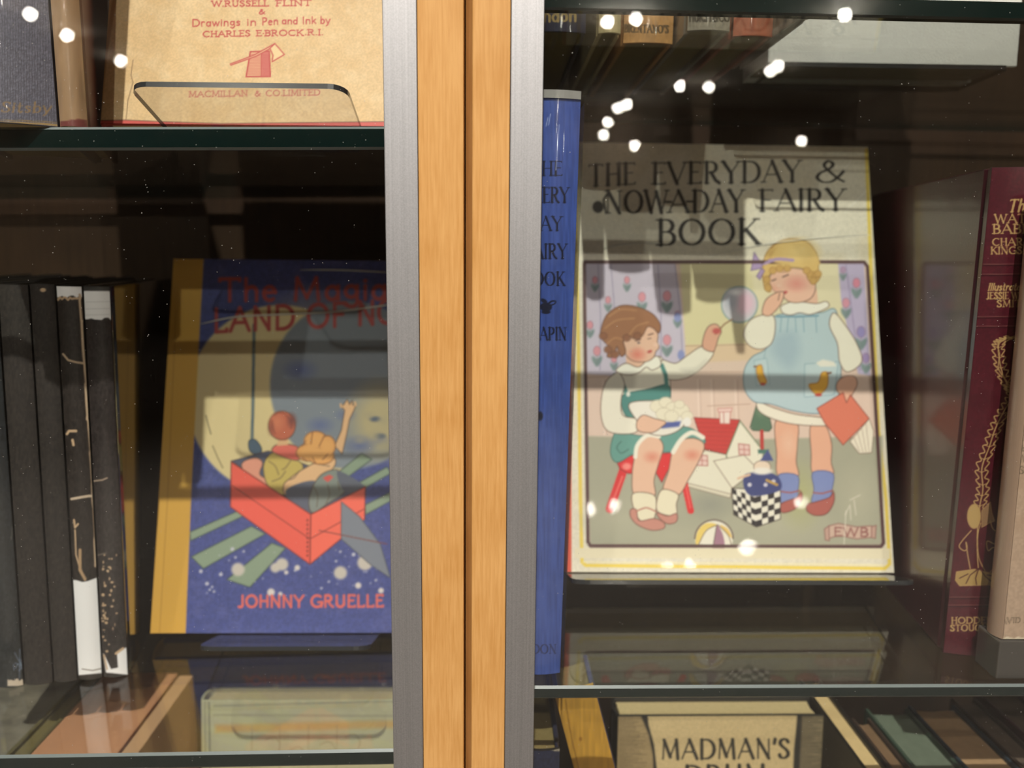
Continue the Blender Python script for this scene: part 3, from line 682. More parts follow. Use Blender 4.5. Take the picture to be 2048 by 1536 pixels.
I.poly(S5([(800, 600), (920, 540), (1000, 560), (960, 720), (880, 700)]), (88, 92, 110), sm=True)
I.poly(S5([(1000, 510), (1100, 470), (1140, 520), (1150, 600), (1050, 670), (960, 725), (940, 640)]), (128, 136, 130), sm=True, line=OUT)
I.poly(S5([(1105, 480), (1200, 520), (1270, 580), (1150, 600)]), (92, 96, 112), sm=True)
HR = (226, 160, 90)
for x, y, a, b in ((980, 300, 68, 56), (940, 370, 76, 52), (1010, 390, 76, 50), (1050, 330, 46, 60)): I.ell(*S5([(x, y)])[0], a/2.954, b/2.954, HR, soft=4, line=(120, 72, 40))
for x, y, a, b in ((975, 300, 58, 46), (945, 370, 62, 40), (1010, 385, 62, 38), (1045, 335, 34, 46)): I.ell(*S5([(x, y)])[0], a/2.954, b/2.954, (232, 170, 98), soft=8)
for q in ([(900, 330), (920, 300)], [(900, 400), (930, 420)], [(960, 250), (950, 320)], [(1030, 270), (1000, 330)], [(1050, 380), (1020, 410)], [(960, 400), (980, 435)]): I.line(S5(q), 2, (140, 84, 44))
I.poly(S5([(1020, 520), (1060, 500), (1085, 515), (1050, 545)]), (214, 84, 76))
I.poly(S5([(480, 425), (950, 735), (945, 1030), (475, 690)]), BX, line=(120, 40, 36), lw=2.5); I.poly(S5([(950, 735), (1272, 572), (1268, 765), (945, 1030)]), (240, 104, 84), line=(120, 40, 36), lw=2.5)
I.line(S5([(478, 560), (945, 880), (1270, 700)]), 2, (150, 56, 48))
for k in range(9): I.ell(*S5([(930, 770+k*26)])[0], 1.6, 2.4, (90, 36, 34))
I.poly(S5([(1130, 660), (1240, 750), (1360, 910), (1420, 1110), (1300, 1030), (1130, 880)]), (122, 128, 140), line=(70, 74, 84)); I.line(S5([(1000, 830), (1400, 910)]), 2, (120, 60, 56))
# lettering
for q in ([(735, 150), (760, 135), (800, 140)], [(720, 180), (725, 220), (740, 260)], [(800, 150), (830, 180), (835, 230)], [(745, 285), (780, 295), (815, 285)]): I.line(S5(q), 2, (140, 62, 44), sm=True, al=.7)
I.ell(*S5([(838, 180)])[0], 9, 14, (120, 64, 60), soft=8, al=.6); I.ell(*S5([(715, 225)])[0], 6, 12, (130, 72, 60), soft=8, al=.5)
for q in ([(700, 420), (740, 450), (760, 500)], [(830, 420), (800, 460), (780, 470)], [(720, 540), (770, 520), (800, 480)], [(880, 480), (850, 520), (820, 530)], [(1000, 440), (1060, 450)], [(960, 560), (990, 620), (985, 690)], [(1050, 560), (1060, 620), (1040, 670)], [(1110, 540), (1120, 590)]): I.line(S5(q), 2, (96, 78, 60), sm=True, al=.7)
for x, y in ((1130, 100), (1215, 90)): I.line(S5([(x, y), (x-4, y-16)]), 4, SK)
for x, y, a in ((1330, 270, 26), (1370, 180, 18), (1290, 150, 22), (1240, 300, 16), (1390, 330, 30)): I.ell(*S5([(x, y)])[0], a/2, a/3, (168, 158, 128), soft=10, al=.6)
RD = (222, 104, 92)
I.text('JOHNNY', (477, 1214), (607, 1214), 23, RD, T=.19, soft=2); I.text('GRUELLE', (622, 1214), (766, 1213), 23, RD, T=.19, soft=2)
DR = (178, 70, 66)
I.text('The Magical', (440, 602), (790, 598), 44, DR, T=.16, soft=3); I.text('LAND OF', (428, 664), (690, 652), 46, DR, T=.15, soft=3); I.text('NOOM', (716, 650), (886, 640), 46, DR, T=.15, soft=3)
# yellow cloth over the spine edge
I.poly([(280, 1300), (371, 1272), (382, 1000), (394, 760), (408, 505), (330, 480), (285, 1300)], (208, 160, 64)); I.line([(319, 1266), (335, 1000), (352, 620)], 2, (160, 118, 40), al=.6)
I.mesh('cover_picture', P_COVER, d['front'])
fold_glint(d['front'], [(402, 648), (470, 634), (560, 629), (660, 624), (740, 615), (800, 606)], 0.5); fold_glint(d['front'], [(600, 540), (680, 540), (800, 546)], 0.4)
easel('clear easel holding the blue picture book with the yellow spine', mat, 17, 91, 97, 19, 41, 8.6-0.7, 150)

# ------------------------------------------------------------------ left cabinet, upper shelf
def upz(x): return zUp(x)
ROWU = row((P(178, 258, 362).x, 362, 0), 20, 0, (11.2, 46), upz)
mat = ROWU[1]; t, h = 46, 225
M_BLUEGREY = plain('ribbed_cloth', lin(98, 98, 112), 0.8, noise=0.1, nscale=300)
r, d = book('hardback_book', 'thick blue-grey spine of ribbed cloth with a tarnished gilt line', 150, h, t, mat, M_BLUEGREY, M_BLUEGREY, M_PAGE, bulge=5)
I = spine_ink(r, d, 0.42, (98, 97, 110)); I.C *= (1+.16*np.sin(I.X*1.15))[:, None]; I.grain(.2, 2.0)
I.line([(-60, 244), (40, 246), (90, 248), (135, 253)], 4, (168, 140, 92)); I.line([(-60, 240), (40, 241), (90, 243), (135, 249)], 1.5, (150, 125, 84))
I.text('Smitsby', (2, 224), (101, 225), 20, (142, 118, 88), T=.2, th=.08, sl=.1, serif=.08); I.mesh('spine_print', P_MYLAR, d['spine'])
mat = ROWU[0]; t, h = 11.2, 215
M_TAN = plain('tan_paper', lin(158, 128, 96), 0.4, noise=0.08, nscale=30, coat=0.9, bump=0.05, bscale=60)
M_MAR = plain('dull_maroon', lin(86, 40, 40), 0.5)
r, d = book('hardback_book', 'tan jacketed spine in shiny clear wrapping next to the ribbed blue-grey one', 145, h, t, mat, M_MAR, M_TAN, M_PAGE, bulge=4)
I = spine_ink(r, d, 0.6, (160, 130, 98)); I.grain(.08, 8, 2, 60); I.poly([(120, 243), (155, 238), (190, 243), (190, 270), (120, 270)], (120, 62, 58), sm=False); I.mesh('spine_print', P_MYLAR, d['spine'])
# cream jacketed book on its easel
mat = TM(W(-187.0, 400, 60.6), rot(17.0, 0, -0.2))
M_CREAM = plain('cream_jacket', lin(226, 190, 138), 0.6)
M_RED = plain('red_cloth', lin(176, 60, 50), 0.6)
r, d = book('hardback_book', 'cream jacketed book with red lettering and a chopping block emblem', 158, 215, 20, mat, M_RED, M_RED, M_PAGE, bulge=1.2)
I = Ink(r.matrix_world, face_surf(0.15), 0.2, 157.8, 0.2, 214.8, 0.38, (226, 193, 142))
I.blotch((214, 176, 120), .55, 60, 2, .4); I.blotch((236, 210, 165), .4, 25, 6, .45); I.grain(.05, 2.5)
IK = (190, 62, 58)
I.text('W.RUSSELL', (424, 13), (537, 12), 11, IK, T=.2, serif=.1); I.text('FLINT', (552, 12), (622, 11), 11, IK, T=.2, serif=.1); I.text('&', (518, 28), (530, 28), 9, IK, T=.2)
I.text('Drawings', (384, 53), (480, 51), 14, IK, T=.16); I.text('in', (494, 51), (512, 51), 14, IK, T=.16); I.text('Pen', (524, 50), (556, 49), 14, IK, T=.16); I.text('and', (564, 48), (595, 48), 13, IK, T=.16); I.text('Ink', (605, 48), (632, 47), 14, IK, T=.16); I.text('by', (641, 47), (660, 47), 14, IK, T=.16)
I.text('CHARLES', (406, 74), (500, 72), 11, IK, T=.19, serif=.1); I.text('E_BROCK', (513, 72), (606, 71), 11, IK, T=.19, serif=.1); I.text('.R.I.', (610, 70), (646, 70), 11, IK, T=.19, serif=.1)
SE = lambda L: [(200+x/3.531, y/3.531) for x, y in L]
I.text('Illustrated by', (440, -6), (520, -6), 13, IK, T=.16)
I.poly(SE([(1062, 365), (1140, 362), (1140, 540), (1032, 542)]), (226, 170, 130), al=.4); I.poly(SE([(1140, 362), (1195, 362), (1203, 540), (1140, 540)]), (208, 110, 98), al=.6)
I.line(SE([(1062, 365), (1195, 362), (1203, 540), (1032, 542), (1062, 365)]), 3, IK); I.line(SE([(1140, 362), (1138, 540)]), 2, IK)
for k in range(14): I.line(SE([(1058-k*1.6, 385+k*11), (1195, 383+k*11)]), 1.3, IK, al=.6)
I.poly(SE([(920, 452), (1090, 388), (1235, 308), (1240, 322), (1100, 398), (925, 460)]), (232, 196, 146), line=IK, lw=2.6)
I.poly(SE([(1200, 342), (1235, 308), (1302, 385), (1216, 436), (1222, 390)]), (236, 206, 154), line=IK, lw=2.6)
I.text('MACMILLAN', (378, 194), (495, 192), 11, (200, 108, 96), T=.17, serif=.1, al=.9); I.text('&', (510, 192), (521, 192), 10, (200, 108, 96), T=.17); I.text('CO.LIMITED', (532, 192), (640, 190), 11, (200, 108, 96), T=.17, serif=.1, al=.9)
I.line([(266, 120), (262, 150), (266, 165), (256, 200), (252, 240)], 1.6, (120, 90, 60), al=.8)
I.poly([(190, 241), (250, 240), (320, 243), (440, 247), (780, 243), (780, 262), (190, 262)], (206, 84, 76)); I.line([(190, 241), (250, 240), (320, 243), (440, 247), (780, 243)], 1.8, (110, 80, 60), al=.8)
I.poly([(180, 300), (205, 120), (230, -40), (240, -40), (214, 120), (196, 300)], (190, 150, 104), al=.55)  # shadow band along the left edge, painted into the jacket colour
I.mesh('jacket_front', P_MYLAR, d['front'])
easel('clear easel under the cream jacketed book with red lettering', mat, 17, 77.5, 93, 20, 41, 60.6-upz(-185)-0.3, 120, corner=8)
# ------------------------------------------------------------------ right cabinet, main shelf
M_BLUE = plain('blue_cloth', lin(52, 76, 150), 0.7, noise=0.06, nscale=200, coat=0.6)
M_CLEARFILM = plain('wrapper_edge', lin(150, 150, 146), 0.25, coat=1)
mat, t, h = spine_mat(1027, 1121, 1343, ZR, D=368, xt=1163, yt=193)
r, d = book('hardback_book', 'tall blue cloth spine in clear wrapping with black lettering, beside the metal stile', 185, h, t, mat, M_BLUE, M_BLUE, M_PAGE, bulge=2.2)
I = spine_ink(r, d, 0.4, (62, 86, 160)); I.grain(.10, 3, 2, 40); I.blotch((78, 100, 172), .4, 30)
K = (26, 32, 54)
for tx, x0, x1, y, hh in (('THE', 1062, 1124, 351, 28), ('EVERY', 1050, 1137, 405, 30), ('DAY', 1058, 1123, 461, 28), ('FAIRY', 1052, 1133, 517, 29), ('BOOK', 1050, 1129, 571, 27), ('CHAPIN', 1047, 1132, 680, 25), ('LONDON', 1020, 1112, 1307, 18)):
    I.text(tx, (x0, y), (x1, y), hh, K if y < 1000 else (36, 46, 90), T=.15, th=.06, serif=.12, al=.95)
I.ell(1092, 614, 12, 9, K, soft=2); I.ell(1104, 606, 9, 5, K, rt=-20); I.ell(1105, 606, 5, 2, (62, 86, 160), rt=-20); I.ell(1088, 602, 7, 4, K, rt=30); I.ell(1092, 624, 9, 4, K); I.ell(1080, 832, 6, 9, K, soft=3)
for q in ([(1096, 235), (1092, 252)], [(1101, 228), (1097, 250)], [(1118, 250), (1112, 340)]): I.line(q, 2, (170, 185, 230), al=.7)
I.mesh('spine_print', P_GLOSS, d['spine'])
# the loose clear wrapper stands proud of the head and the front edge
bm = bmesh.new(); prism(bm, [((x-0.6)*MM, y*MM) for x, y in arc_pts(t, d['b'])]+[((x-0.9)*MM, y*MM) for x, y in arc_pts(t, d['b'])][::-1], (h-1.5)*MM, (h+2.0)*MM)
finish('clear_wrapper', bm, [M_CLEARFILM], d['spine'])
bm = bmesh.new(); box(bm, -0.4*MM, 26*MM, -1.6*MM, -1.25*MM, 0.001, (h+1)*MM); finish('clear_wrapper_flap', bm, [glass('thin_film', (0.96, 0.97, 0.96), wave=0.3)], d['front'])

# ------------------------------------------------------------------ right cabinet: large picture book on an easel
EV = TM(W(44.2, 449, -184), rot(17.28, 0, 0.18))
M_REDS = plain('red_paper_spine', lin(214, 84, 62), 0.6)
M_IVORY = plain('ivory_board', lin(228, 216, 190), 0.6)
r, d = book('hardback_book', 'large ivory picture book showing two children with toys, on an easel', 197, 269, 22, EV, M_IVORY, M_REDS, M_PAGE, bulge=2)
I = Ink(r.matrix_world, face_surf(0.15), 0.15, 196.85, 0.15, 268.85, 0.5, (230, 222, 201))
I.blotch((222, 208, 176), .5, 70, 2); I.grain(.04, 3)
YL = (236, 208, 92)
I.line([(1151, 290), (1153, 520), (1157, 700), (1161, 1000), (1164, 1124), (1172, 1131), (1500, 1134), (1770, 1137), (1779, 1128), (1772, 1000), (1757, 860), (1741, 520), (1733, 300)], 7, YL)
I.line([(1166, 1124), (1500, 1127), (1772, 1130)], 2, (245, 232, 180)); I.poly([(1120, 1160), (1143, 1150), (1143, 900), (1140, 500), (1120, 500)], (216, 86, 64))
FR = (92, 62, 62); FP = [(1169, 524), (1728, 524), (1735, 533), (1767, 1086), (1762, 1093), (1181, 1092), (1176, 1084), (1168, 532)]
I.poly(FP, (226, 200, 182))
c3 = lambda L: [(1140+x/2.56, 500+y/2.56) for x, y in L]
c4 = lambda L: [(1440+x/2.194, 450+y/2.194) for x, y in L]
O = (112, 84, 70)
# room: window, curtains, panelling, floor
I.poly([(1360, 526), (1690, 526), (1700, 690), (1372, 700)], (222, 212, 166), soft=3); I.poly([(1500, 526), (1690, 526), (1695, 660), (1520, 680)], (228, 218, 180), soft=8)
I.poly([(1368, 690), (1700, 682), (1704, 712), (1370, 726)], (226, 198, 164), soft=3); I.line([(1368, 692), (1700, 684)], 2, (190, 160, 130))
I.line([(1172, 755), (1360, 745), (1740, 740)], 2, (196, 160, 140), al=.6)
for x in (1205, 1395, 1422, 1470): I.line([(x, 760), (x+4, 870)], 3, (240, 218, 202), al=.7); I.line([(x+5, 760), (x+9, 870)], 2, (200, 168, 150), al=.6)
I.line([(1415, 812), (1500, 808)], 2, (196, 162, 144))
CU = (204, 194, 210)
I.poly([(1171, 526), (1350, 526), (1362, 600), (1370, 690), (1372, 722), (1340, 745), (1290, 735), (1230, 752), (1174, 748)], CU, soft=3)
for x0, x1 in ((1222, 1232), (1316, 1322), (1196, 1200), (1350, 1366)): I.line([(x0, 530), ((x0+x1)/2+3, 630), (x1, 740)], 3, (160, 150, 176), al=.6)
I.poly([(1676, 526), (1728, 526), (1742, 752), (1716, 748), (1700, 680), (1682, 600)], (190, 178, 206), soft=3); I.line([(1692, 530), (1706, 640), (1720, 740)], 3, (160, 148, 180), al=.6)
def tulip(x, y, s, col=(220, 150, 160)):
    I.ell(x, y, 6*s, 8*s, col, soft=3, line=(150, 110, 130), lw=1.2); I.ell(x-3*s, y+17*s, 4*s, 9*s, (130, 150, 148), rt=-30, soft=3); I.ell(x+3*s, y+17*s, 4*s, 9*s, (122, 142, 142), rt=30, soft=3); I.line([(x, y+8*s), (x, y+22*s)], 1.5, (130, 140, 140))
for x, y, s in ((1284, 594, 1.2), (1334, 592, 1.3), (1334, 680, 1.3), (1194, 702, 1.2), (1180, 650, 1), (1254, 560, .9), (1355, 630, 1), (1228, 718, .9), (1216, 600, .9), (1190, 560, .9)): tulip(x, y, s)
for x, y in ((1362, 710), (1355, 634)): I.ell(x, y, 7, 10, (140, 150, 200), soft=3)
for x, y, s, c in ((1713, 566, 1.2, (222, 140, 160)), (1692, 606, 1.2, (216, 150, 166)), (1722, 664, 1.4, (150, 140, 190)), (1732, 716, 1.2, (160, 140, 186)), (1686, 540, .8, (180, 150, 180))): tulip(x, y, s, c)
I.poly([(1173, 872), (1450, 880), (1765, 872), (1764, 1090), (1180, 1090)], (170, 168, 146), soft=5)
I.blotch((170, 168, 146), .0, 9)
for x, y, rx, ry in ((1230, 1040, 60, 30), (1560, 1050, 90, 30), (1350, 1070, 60, 18), (1720, 990, 40, 60)): I.ell(x, y, rx, ry, (184, 180, 156), soft=30, al=.5)
I.ell(1600, 990, 40, 60, (176, 176, 120), soft=30, al=.5); I.ell(1420, 1010, 40, 24, (150, 150, 136), soft=20, al=.5)
# soap bubble
I.ell(1479, 609, 36, 36, (206, 204, 208), soft=4, line=(130, 160, 160), lw=3); I.ell(1490, 606, 20, 24, (226, 190, 204), soft=12, al=.8); I.ell(1462, 600, 14, 22, (178, 180, 190), soft=10, al=.8); I.ell(1472, 585, 12, 6, (240, 240, 240), soft=6, al=.7)
# toy house
I.poly(c3([(635, 858), (870, 870), (800, 1045), (690, 1020)]), (204, 64, 58), line=(130, 40, 40)); I.blotch((180, 50, 48), 0, 5)
for k in range(7): I.line(c3([(640+k*8, 885+k*22), (860-k*8, 890+k*22)]), 1.2, (160, 44, 44), al=.6)
I.poly(c3([(690, 1025), (800, 1048), (830, 1170), (825, 1260), (590, 1200), (640, 1090)]), (232, 226, 204), line=O, lw=1.5)
I.poly(c3([(870, 875), (990, 1030), (985, 1160), (820, 1160), (800, 1048)]), (236, 230, 208), line=(120, 130, 100), lw=3)
I.poly(c3([(735, 1080), (890, 1050), (960, 1120), (830, 1220)]), (234, 228, 206), line=O, lw=1.5)
I.poly(c3([(590, 1190), (825, 1250), (820, 1270), (588, 1208)]), (222, 214, 190), line=O, lw=1.2)
for x, y in ((665, 1075), (880, 1020)):
    I.poly(c3([(x-18, y-28), (x+38, y-22), (x+40, y+30), (x-14, y+28)]), (232, 200, 190), line=(170, 90, 84), lw=2)
    I.line(c3([(x+10, y-26), (x+12, y+28)]), 1.4, (190, 110, 100)); I.line(c3([(x-16, y), (x+40, y+4)]), 1.4, (190, 110, 100))
I.poly(c3([(765, 815), (822, 815), (818, 890), (768, 888)]), (240, 222, 210), line=(196, 110, 100), lw=2); I.poly(c3([(755, 812), (830, 808), (826, 828), (760, 830)]), (236, 206, 196), line=(196, 110, 100), lw=1.5); I.line(c3([(786, 830), (788, 888)]), 2, (200, 130, 120))
# toy tree
I.poly(c4([(160, 790), (205, 790), (228, 890), (215, 905), (145, 902), (132, 888)]), (92, 120, 96), sm=False, line=(60, 80, 64)); I.ell(1522, 822, 10, 12, (116, 142, 112), soft=8, al=.6); I.line(c4([(183, 905), (185, 985)]), 7, (190, 60, 54)); I.poly(c4([(165, 985), (215, 985), (212, 1003), (168, 1003)]), (76, 120, 106))
# stool
RS = (222, 44, 48)
I.line(c3([(272, 1130), (205, 1325)]), 17, RS); I.line(c3([(268, 1160), (206, 1320)]), 4, (244, 120, 110), al=.6); I.line(c3([(585, 1190), (618, 1335)]), 13, RS); I.line(c3([(592, 1200), (616, 1320)]), 3, (244, 120, 110), al=.6)
I.poly(c3([(240, 1085), (300, 1055), (560, 1035), (570, 1100), (500, 1130), (470, 1190), (440, 1140), (300, 1145), (255, 1120)]), RS, line=(130, 30, 34)); I.ell(*c3([(290, 1108)])[0], 9, 7, (246, 140, 130), soft=5)
# seated child
SKN = (232, 188, 160)
SH = (238, 232, 212)
I.poly(c3([(245, 625), (295, 575), (400, 570), (460, 545), (500, 610), (515, 700), (505, 790), (440, 830), (290, 860), (255, 780)]), SH, sm=True, line=O)
I.poly(c3([(470, 565), (540, 580), (600, 540), (675, 495), (735, 520), (700, 580), (610, 650), (520, 665), (480, 640)]), SH, sm=True, line=O); I.poly(c3([(560, 610), (640, 600), (700, 560), (640, 640)]), (206, 200, 184), sm=True, al=.6, soft=8)
I.poly(c3([(680, 500), (685, 440), (710, 390), (750, 380), (775, 415), (760, 450), (745, 500), (730, 522)]), (222, 168, 140), sm=True, line=O); I.line(c3([(745, 430), (790, 380), (830, 355)]), 3, (150, 110, 80)); I.ell(*c3([(750, 415)])[0], 8, 6, (196, 90, 84), soft=3)
GR = (78, 138, 130)
I.poly(c3([(275, 740), (400, 712), (500, 690), (512, 760), (470, 810), (380, 850), (300, 860), (265, 800)]), GR, sm=True, line=(44, 84, 80)); I.line(c3([(230, 640), (275, 700), (300, 760)]), 9, GR); I.line(c3([(470, 590), (490, 640), (495, 700)]), 8, GR); I.ell(*c3([(298, 738)])[0], 4, 5, (226, 226, 214))
I.poly(c3([(218, 965), (250, 930), (380, 950), (560, 905), (650, 930), (690, 990), (560, 1030), (480, 1035), (340, 1040), (245, 1088), (208, 1045)]), (104, 158, 146), sm=True, line=(60, 100, 94)); I.line(c3([(262, 980), (240, 1010), (262, 1040), (300, 1020)]), 2, (66, 110, 104), sm=True)
I.poly(c3([(330, 1060), (340, 1000), (390, 950), (450, 960), (478, 1010), (455, 1090), (430, 1180), (432, 1262), (330, 1255), (318, 1150)]), SKN, sm=True, line=O); I.poly(c3([(525, 1030), (570, 975), (640, 965), (688, 1000), (660, 1080), (610, 1170), (555, 1255), (478, 1230), (505, 1130)]), SKN, sm=True, line=O)
I.ell(*c3([(420, 1060)])[0], 14, 10, (222, 140, 116), soft=12, al=.7); I.ell(*c3([(625, 1050)])[0], 14, 10, (222, 140, 116), soft=12, al=.7)
I.line(c3([(335, 1060), (345, 1000), (395, 950), (455, 955)]), 8, (240, 234, 216), sm=True); I.line(c3([(528, 1035), (570, 970), (625, 935), (680, 960)]), 9, (240, 234, 216), sm=True)
I.poly(c3([(250, 630), (195, 660), (165, 730), (158, 840), (185, 920), (260, 942), (342, 930), (345, 868), (270, 845), (262, 760), (280, 690)]), SH, sm=True, line=O)
I.poly(c3([(300, 800), (340, 775), (480, 775), (560, 800), (600, 860), (560, 920), (480, 950), (400, 935), (340, 870)]), (236, 230, 216), sm=True, line=O); I.poly(c3([(430, 885), (570, 875), (560, 905), (470, 915)]), (84, 96, 160), al=.8, soft=3)
for x, y, a in ((450, 800, 40), (490, 780, 34), (530, 810, 40), (480, 840, 40), (570, 820, 40), (600, 850, 30), (520, 850, 36), (560, 790, 26)): I.ell(*c3([(x, y)])[0], a/2.56, a/3.2, (234, 226, 200), soft=3, line=(190, 176, 150), lw=1.2)
I.poly(c3([(342, 880), (375, 845), (430, 862), (490, 880), (470, 905), (420, 935), (350, 925)]), SKN, sm=True, line=O); I.ell(*c3([(600, 880)])[0], 8, 9, (240, 236, 226))
I.poly(c3([(325, 1245), (430, 1255), (440, 1330), (420, 1390), (360, 1385), (325, 1320)]), (236, 226, 196), sm=True, line=O); I.poly(c3([(478, 1225), (552, 1250), (545, 1300), (540, 1360), (450, 1340), (448, 1270)]), (236, 226, 196), sm=True, line=O)
I.poly(c3([(310, 1330), (340, 1330), (355, 1385), (430, 1375), (480, 1395), (480, 1425), (420, 1435), (350, 1410), (312, 1370)]), (202, 140, 124), sm=True, line=(120, 76, 66)); I.poly(c3([(448, 1345), (500, 1362), (545, 1350), (545, 1390), (500, 1402), (455, 1370)]), (202, 140, 124), sm=True, line=(120, 76, 66)); I.line(c3([(335, 1340), (390, 1320), (440, 1340)]), 3, (190, 126, 110), sm=True)
I.poly(c3([(285, 540), (395, 540), (400, 590), (350, 605), (290, 590)]), SKN)
I.poly(c3([(235, 618), (285, 580), (350, 600), (400, 560), (450, 545), (465, 590), (420, 615), (390, 600), (350, 630), (290, 640)]), (242, 238, 222), sm=True, line=O)
I.poly(c3([(280, 440), (330, 400), (420, 390), (450, 430), (448, 470), (456, 500), (440, 520), (428, 550), (390, 572), (330, 570), (292, 545), (275, 500)]), SKN, sm=True, line=O)
I.ell(*c3([(345, 535)])[0], 14, 11, (226, 130, 110), soft=14, al=.8); I.ell(*c3([(262, 510)])[0], 8, 10, (224, 170, 140), line=O, lw=1.5)
HB = (160, 108, 72)
I.poly(c3([(190, 545), (200, 500), (160, 450), (160, 400), (190, 330), (260, 285), (340, 290), (420, 325), (462, 380), (455, 425), (425, 400), (395, 395), (370, 440), (330, 455), (300, 440), (272, 460), (285, 520), (262, 545), (240, 495), (225, 545)]), HB, sm=True, line=(96, 60, 42))
for q in ([(200, 340), (260, 305), (340, 310)], [(180, 400), (240, 360), (330, 350)], [(300, 440), (340, 390), (400, 370)], [(190, 480), (230, 450), (270, 460)]): I.line(c3(q), 3, (192, 138, 92), sm=True, al=.7)
for x, y in ((170, 440), (195, 510), (230, 535), (290, 450), (345, 440)): I.ell(*c3([(x, y)])[0], 8, 7, (146, 94, 64), soft=4, line=(100, 64, 46), lw=1.2)
I.line(c3([(335, 465), (360, 458)]), 2.5, (110, 76, 64)); I.line(c3([(402, 435), (425, 428)]), 2.5, (110, 76, 64)); I.line(c3([(398, 455), (415, 452)]), 2, (120, 90, 80)); I.ell(*c3([(352, 475)])[0], 3, 2, (100, 84, 90)); I.ell(*c3([(408, 520)])[0], 5, 3, (190, 80, 76), rt=-20); I.ell(*c3([(440, 485)])[0], 5, 4, (240, 200, 176), soft=4)
# standing child
BL = (186, 206, 210)
for q in ([(245, 860), (338, 870), (340, 960), (335, 1040), (342, 1105), (255, 1100), (248, 1000)], [(398, 880), (462, 880), (490, 960), (488, 1040), (495, 1095), (408, 1090), (400, 1000)]): I.poly(c4(q), (232, 176, 146), sm=True, line=O)
I.ell(*c4([(300, 960)])[0], 14, 24, (236, 190, 162), soft=14, al=.7)
for q in ([(260, 1095), (340, 1100), (342, 1170), (335, 1225), (265, 1225), (262, 1160)], [(408, 1085), (495, 1090), (490, 1170), (480, 1225), (405, 1220), (412, 1160)]): I.poly(c4(q), (128, 142, 192), sm=True, line=(80, 88, 130)); 
for q in ([(265, 1225), (335, 1195), (355, 1170), (360, 1205), (330, 1245), (275, 1262)], [(385, 1225), (420, 1215), (480, 1195), (498, 1170), (500, 1215), (470, 1265), (420, 1275), (382, 1255)]): I.poly(c4(q), (178, 96, 86), sm=True, line=(104, 52, 48))
I.line(c4([(270, 1170), (310, 1175), (350, 1165)]), 3, (160, 84, 76)); I.line(c4([(410, 1175), (450, 1178), (495, 1165)]), 3, (160, 84, 76))
I.poly(c4([(165, 775), (230, 800), (330, 830), (470, 850), (470, 880), (330, 875), (230, 850), (170, 815)]), (240, 232, 212), sm=True, line=O)
I.poly(c4([(240, 400), (340, 385), (440, 385), (505, 370), (525, 470), (530, 560), (528, 700), (500, 800), (430, 828), (320, 815), (220, 785), (150, 775), (108, 720), (106, 640), (140, 580), (205, 540), (230, 460)]), BL, sm=True, line=(92, 120, 134))
I.poly(c4([(240, 480), (330, 460), (360, 560), (300, 640), (220, 560)]), (168, 190, 200), sm=True, soft=14, al=.6); I.line(c4([(250, 402), (340, 402), (430, 398)]), 4, (120, 160, 176)); 
for x in (270, 300, 330, 365, 420): I.line(c4([(x, 402), (x+(-6 if x < 330 else 4), 470)]), 2, (128, 164, 180), al=.8)
I.line(c4([(206, 520), (190, 600), (215, 700)]), 2, (140, 168, 180), al=.7); I.poly(c4([(372, 610), (520, 600), (500, 745), (370, 755)]), (196, 214, 216), line=(120, 156, 172), lw=1.5); I.poly(c4([(150, 595), (205, 585), (218, 700), (160, 705)]), (196, 214, 216), line=(120, 156, 172), lw=1.2)
YD = (232, 176, 60)
I.poly(c4([(390, 700), (430, 690), (445, 650), (470, 645), (475, 665), (470, 710), (440, 740), (410, 735)]), YD, sm=True, line=(170, 110, 40)); I.ell(*c4([(432, 745)])[0], 7, 3.5, (190, 70, 56)); I.line(c4([(470, 652), (486, 648)]), 4, (120, 70, 40))
I.poly(c4([(160, 625), (182, 615), (190, 650), (205, 690), (180, 698), (165, 670)]), YD, sm=True, line=(170, 110, 40)); I.ell(*c4([(188, 698)])[0], 5, 3, (190, 70, 56)); I.line(c4([(158, 620), (150, 622)]), 3, (120, 70, 40))
I.poly(c4([(235, 400), (242, 460), (225, 520), (180, 545), (130, 530), (102, 480), (130, 420), (185, 395)]), SH, sm=True, line=O)
I.poly(c4([(500, 385), (550, 440), (600, 520), (622, 600), (560, 645), (525, 600), (515, 520), (480, 440)]), SH, sm=True, line=O); I.poly(c4([(420, 605), (450, 590), (500, 600), (510, 620), (440, 622)]), (238, 234, 218), soft=3)
I.poly(c4([(545, 665), (590, 665), (602, 700), (580, 745), (560, 780), (540, 755), (512, 725), (515, 690)]), (230, 178, 150), sm=True, line=O)
I.poly(c4([(425, 805), (540, 735), (555, 780), (572, 745), (655, 850), (540, 965), (460, 870)]), (222, 124, 98), line=(140, 60, 48)); I.poly(c4([(655, 850), (675, 905), (665, 1000), (610, 1002), (570, 950)]), (238, 228, 206), line=O, lw=1.5); 
for k in range(4): I.line(c4([(640-k*18, 870+k*20), (655-k*14, 995)]), 1.2, (180, 160, 140))
I.poly(c4([(338, 330), (425, 280), (430, 340), (400, 370), (350, 370)]), SKN)
I.poly(c4([(270, 355), (330, 335), (420, 345), (465, 335), (475, 360), (400, 392), (350, 385), (310, 395), (275, 385)]), (242, 238, 222), sm=True, line=O)
I.poly(c4([(215, 235), (250, 195), (330, 190), (400, 210), (420, 270), (400, 320), (350, 340), (300, 335), (262, 300), (240, 290), (225, 270)]), (236, 190, 164), sm=True, line=O)
I.ell(*c4([(335, 258)])[0], 18, 13, (228, 146, 132), soft=18, al=.7); I.ell(*c4([(285, 296)])[0], 5, 3, (190, 70, 74), rt=-15); I.ell(*c4([(240, 280)])[0], 10, 8, (232, 170, 146), soft=10, al=.6)
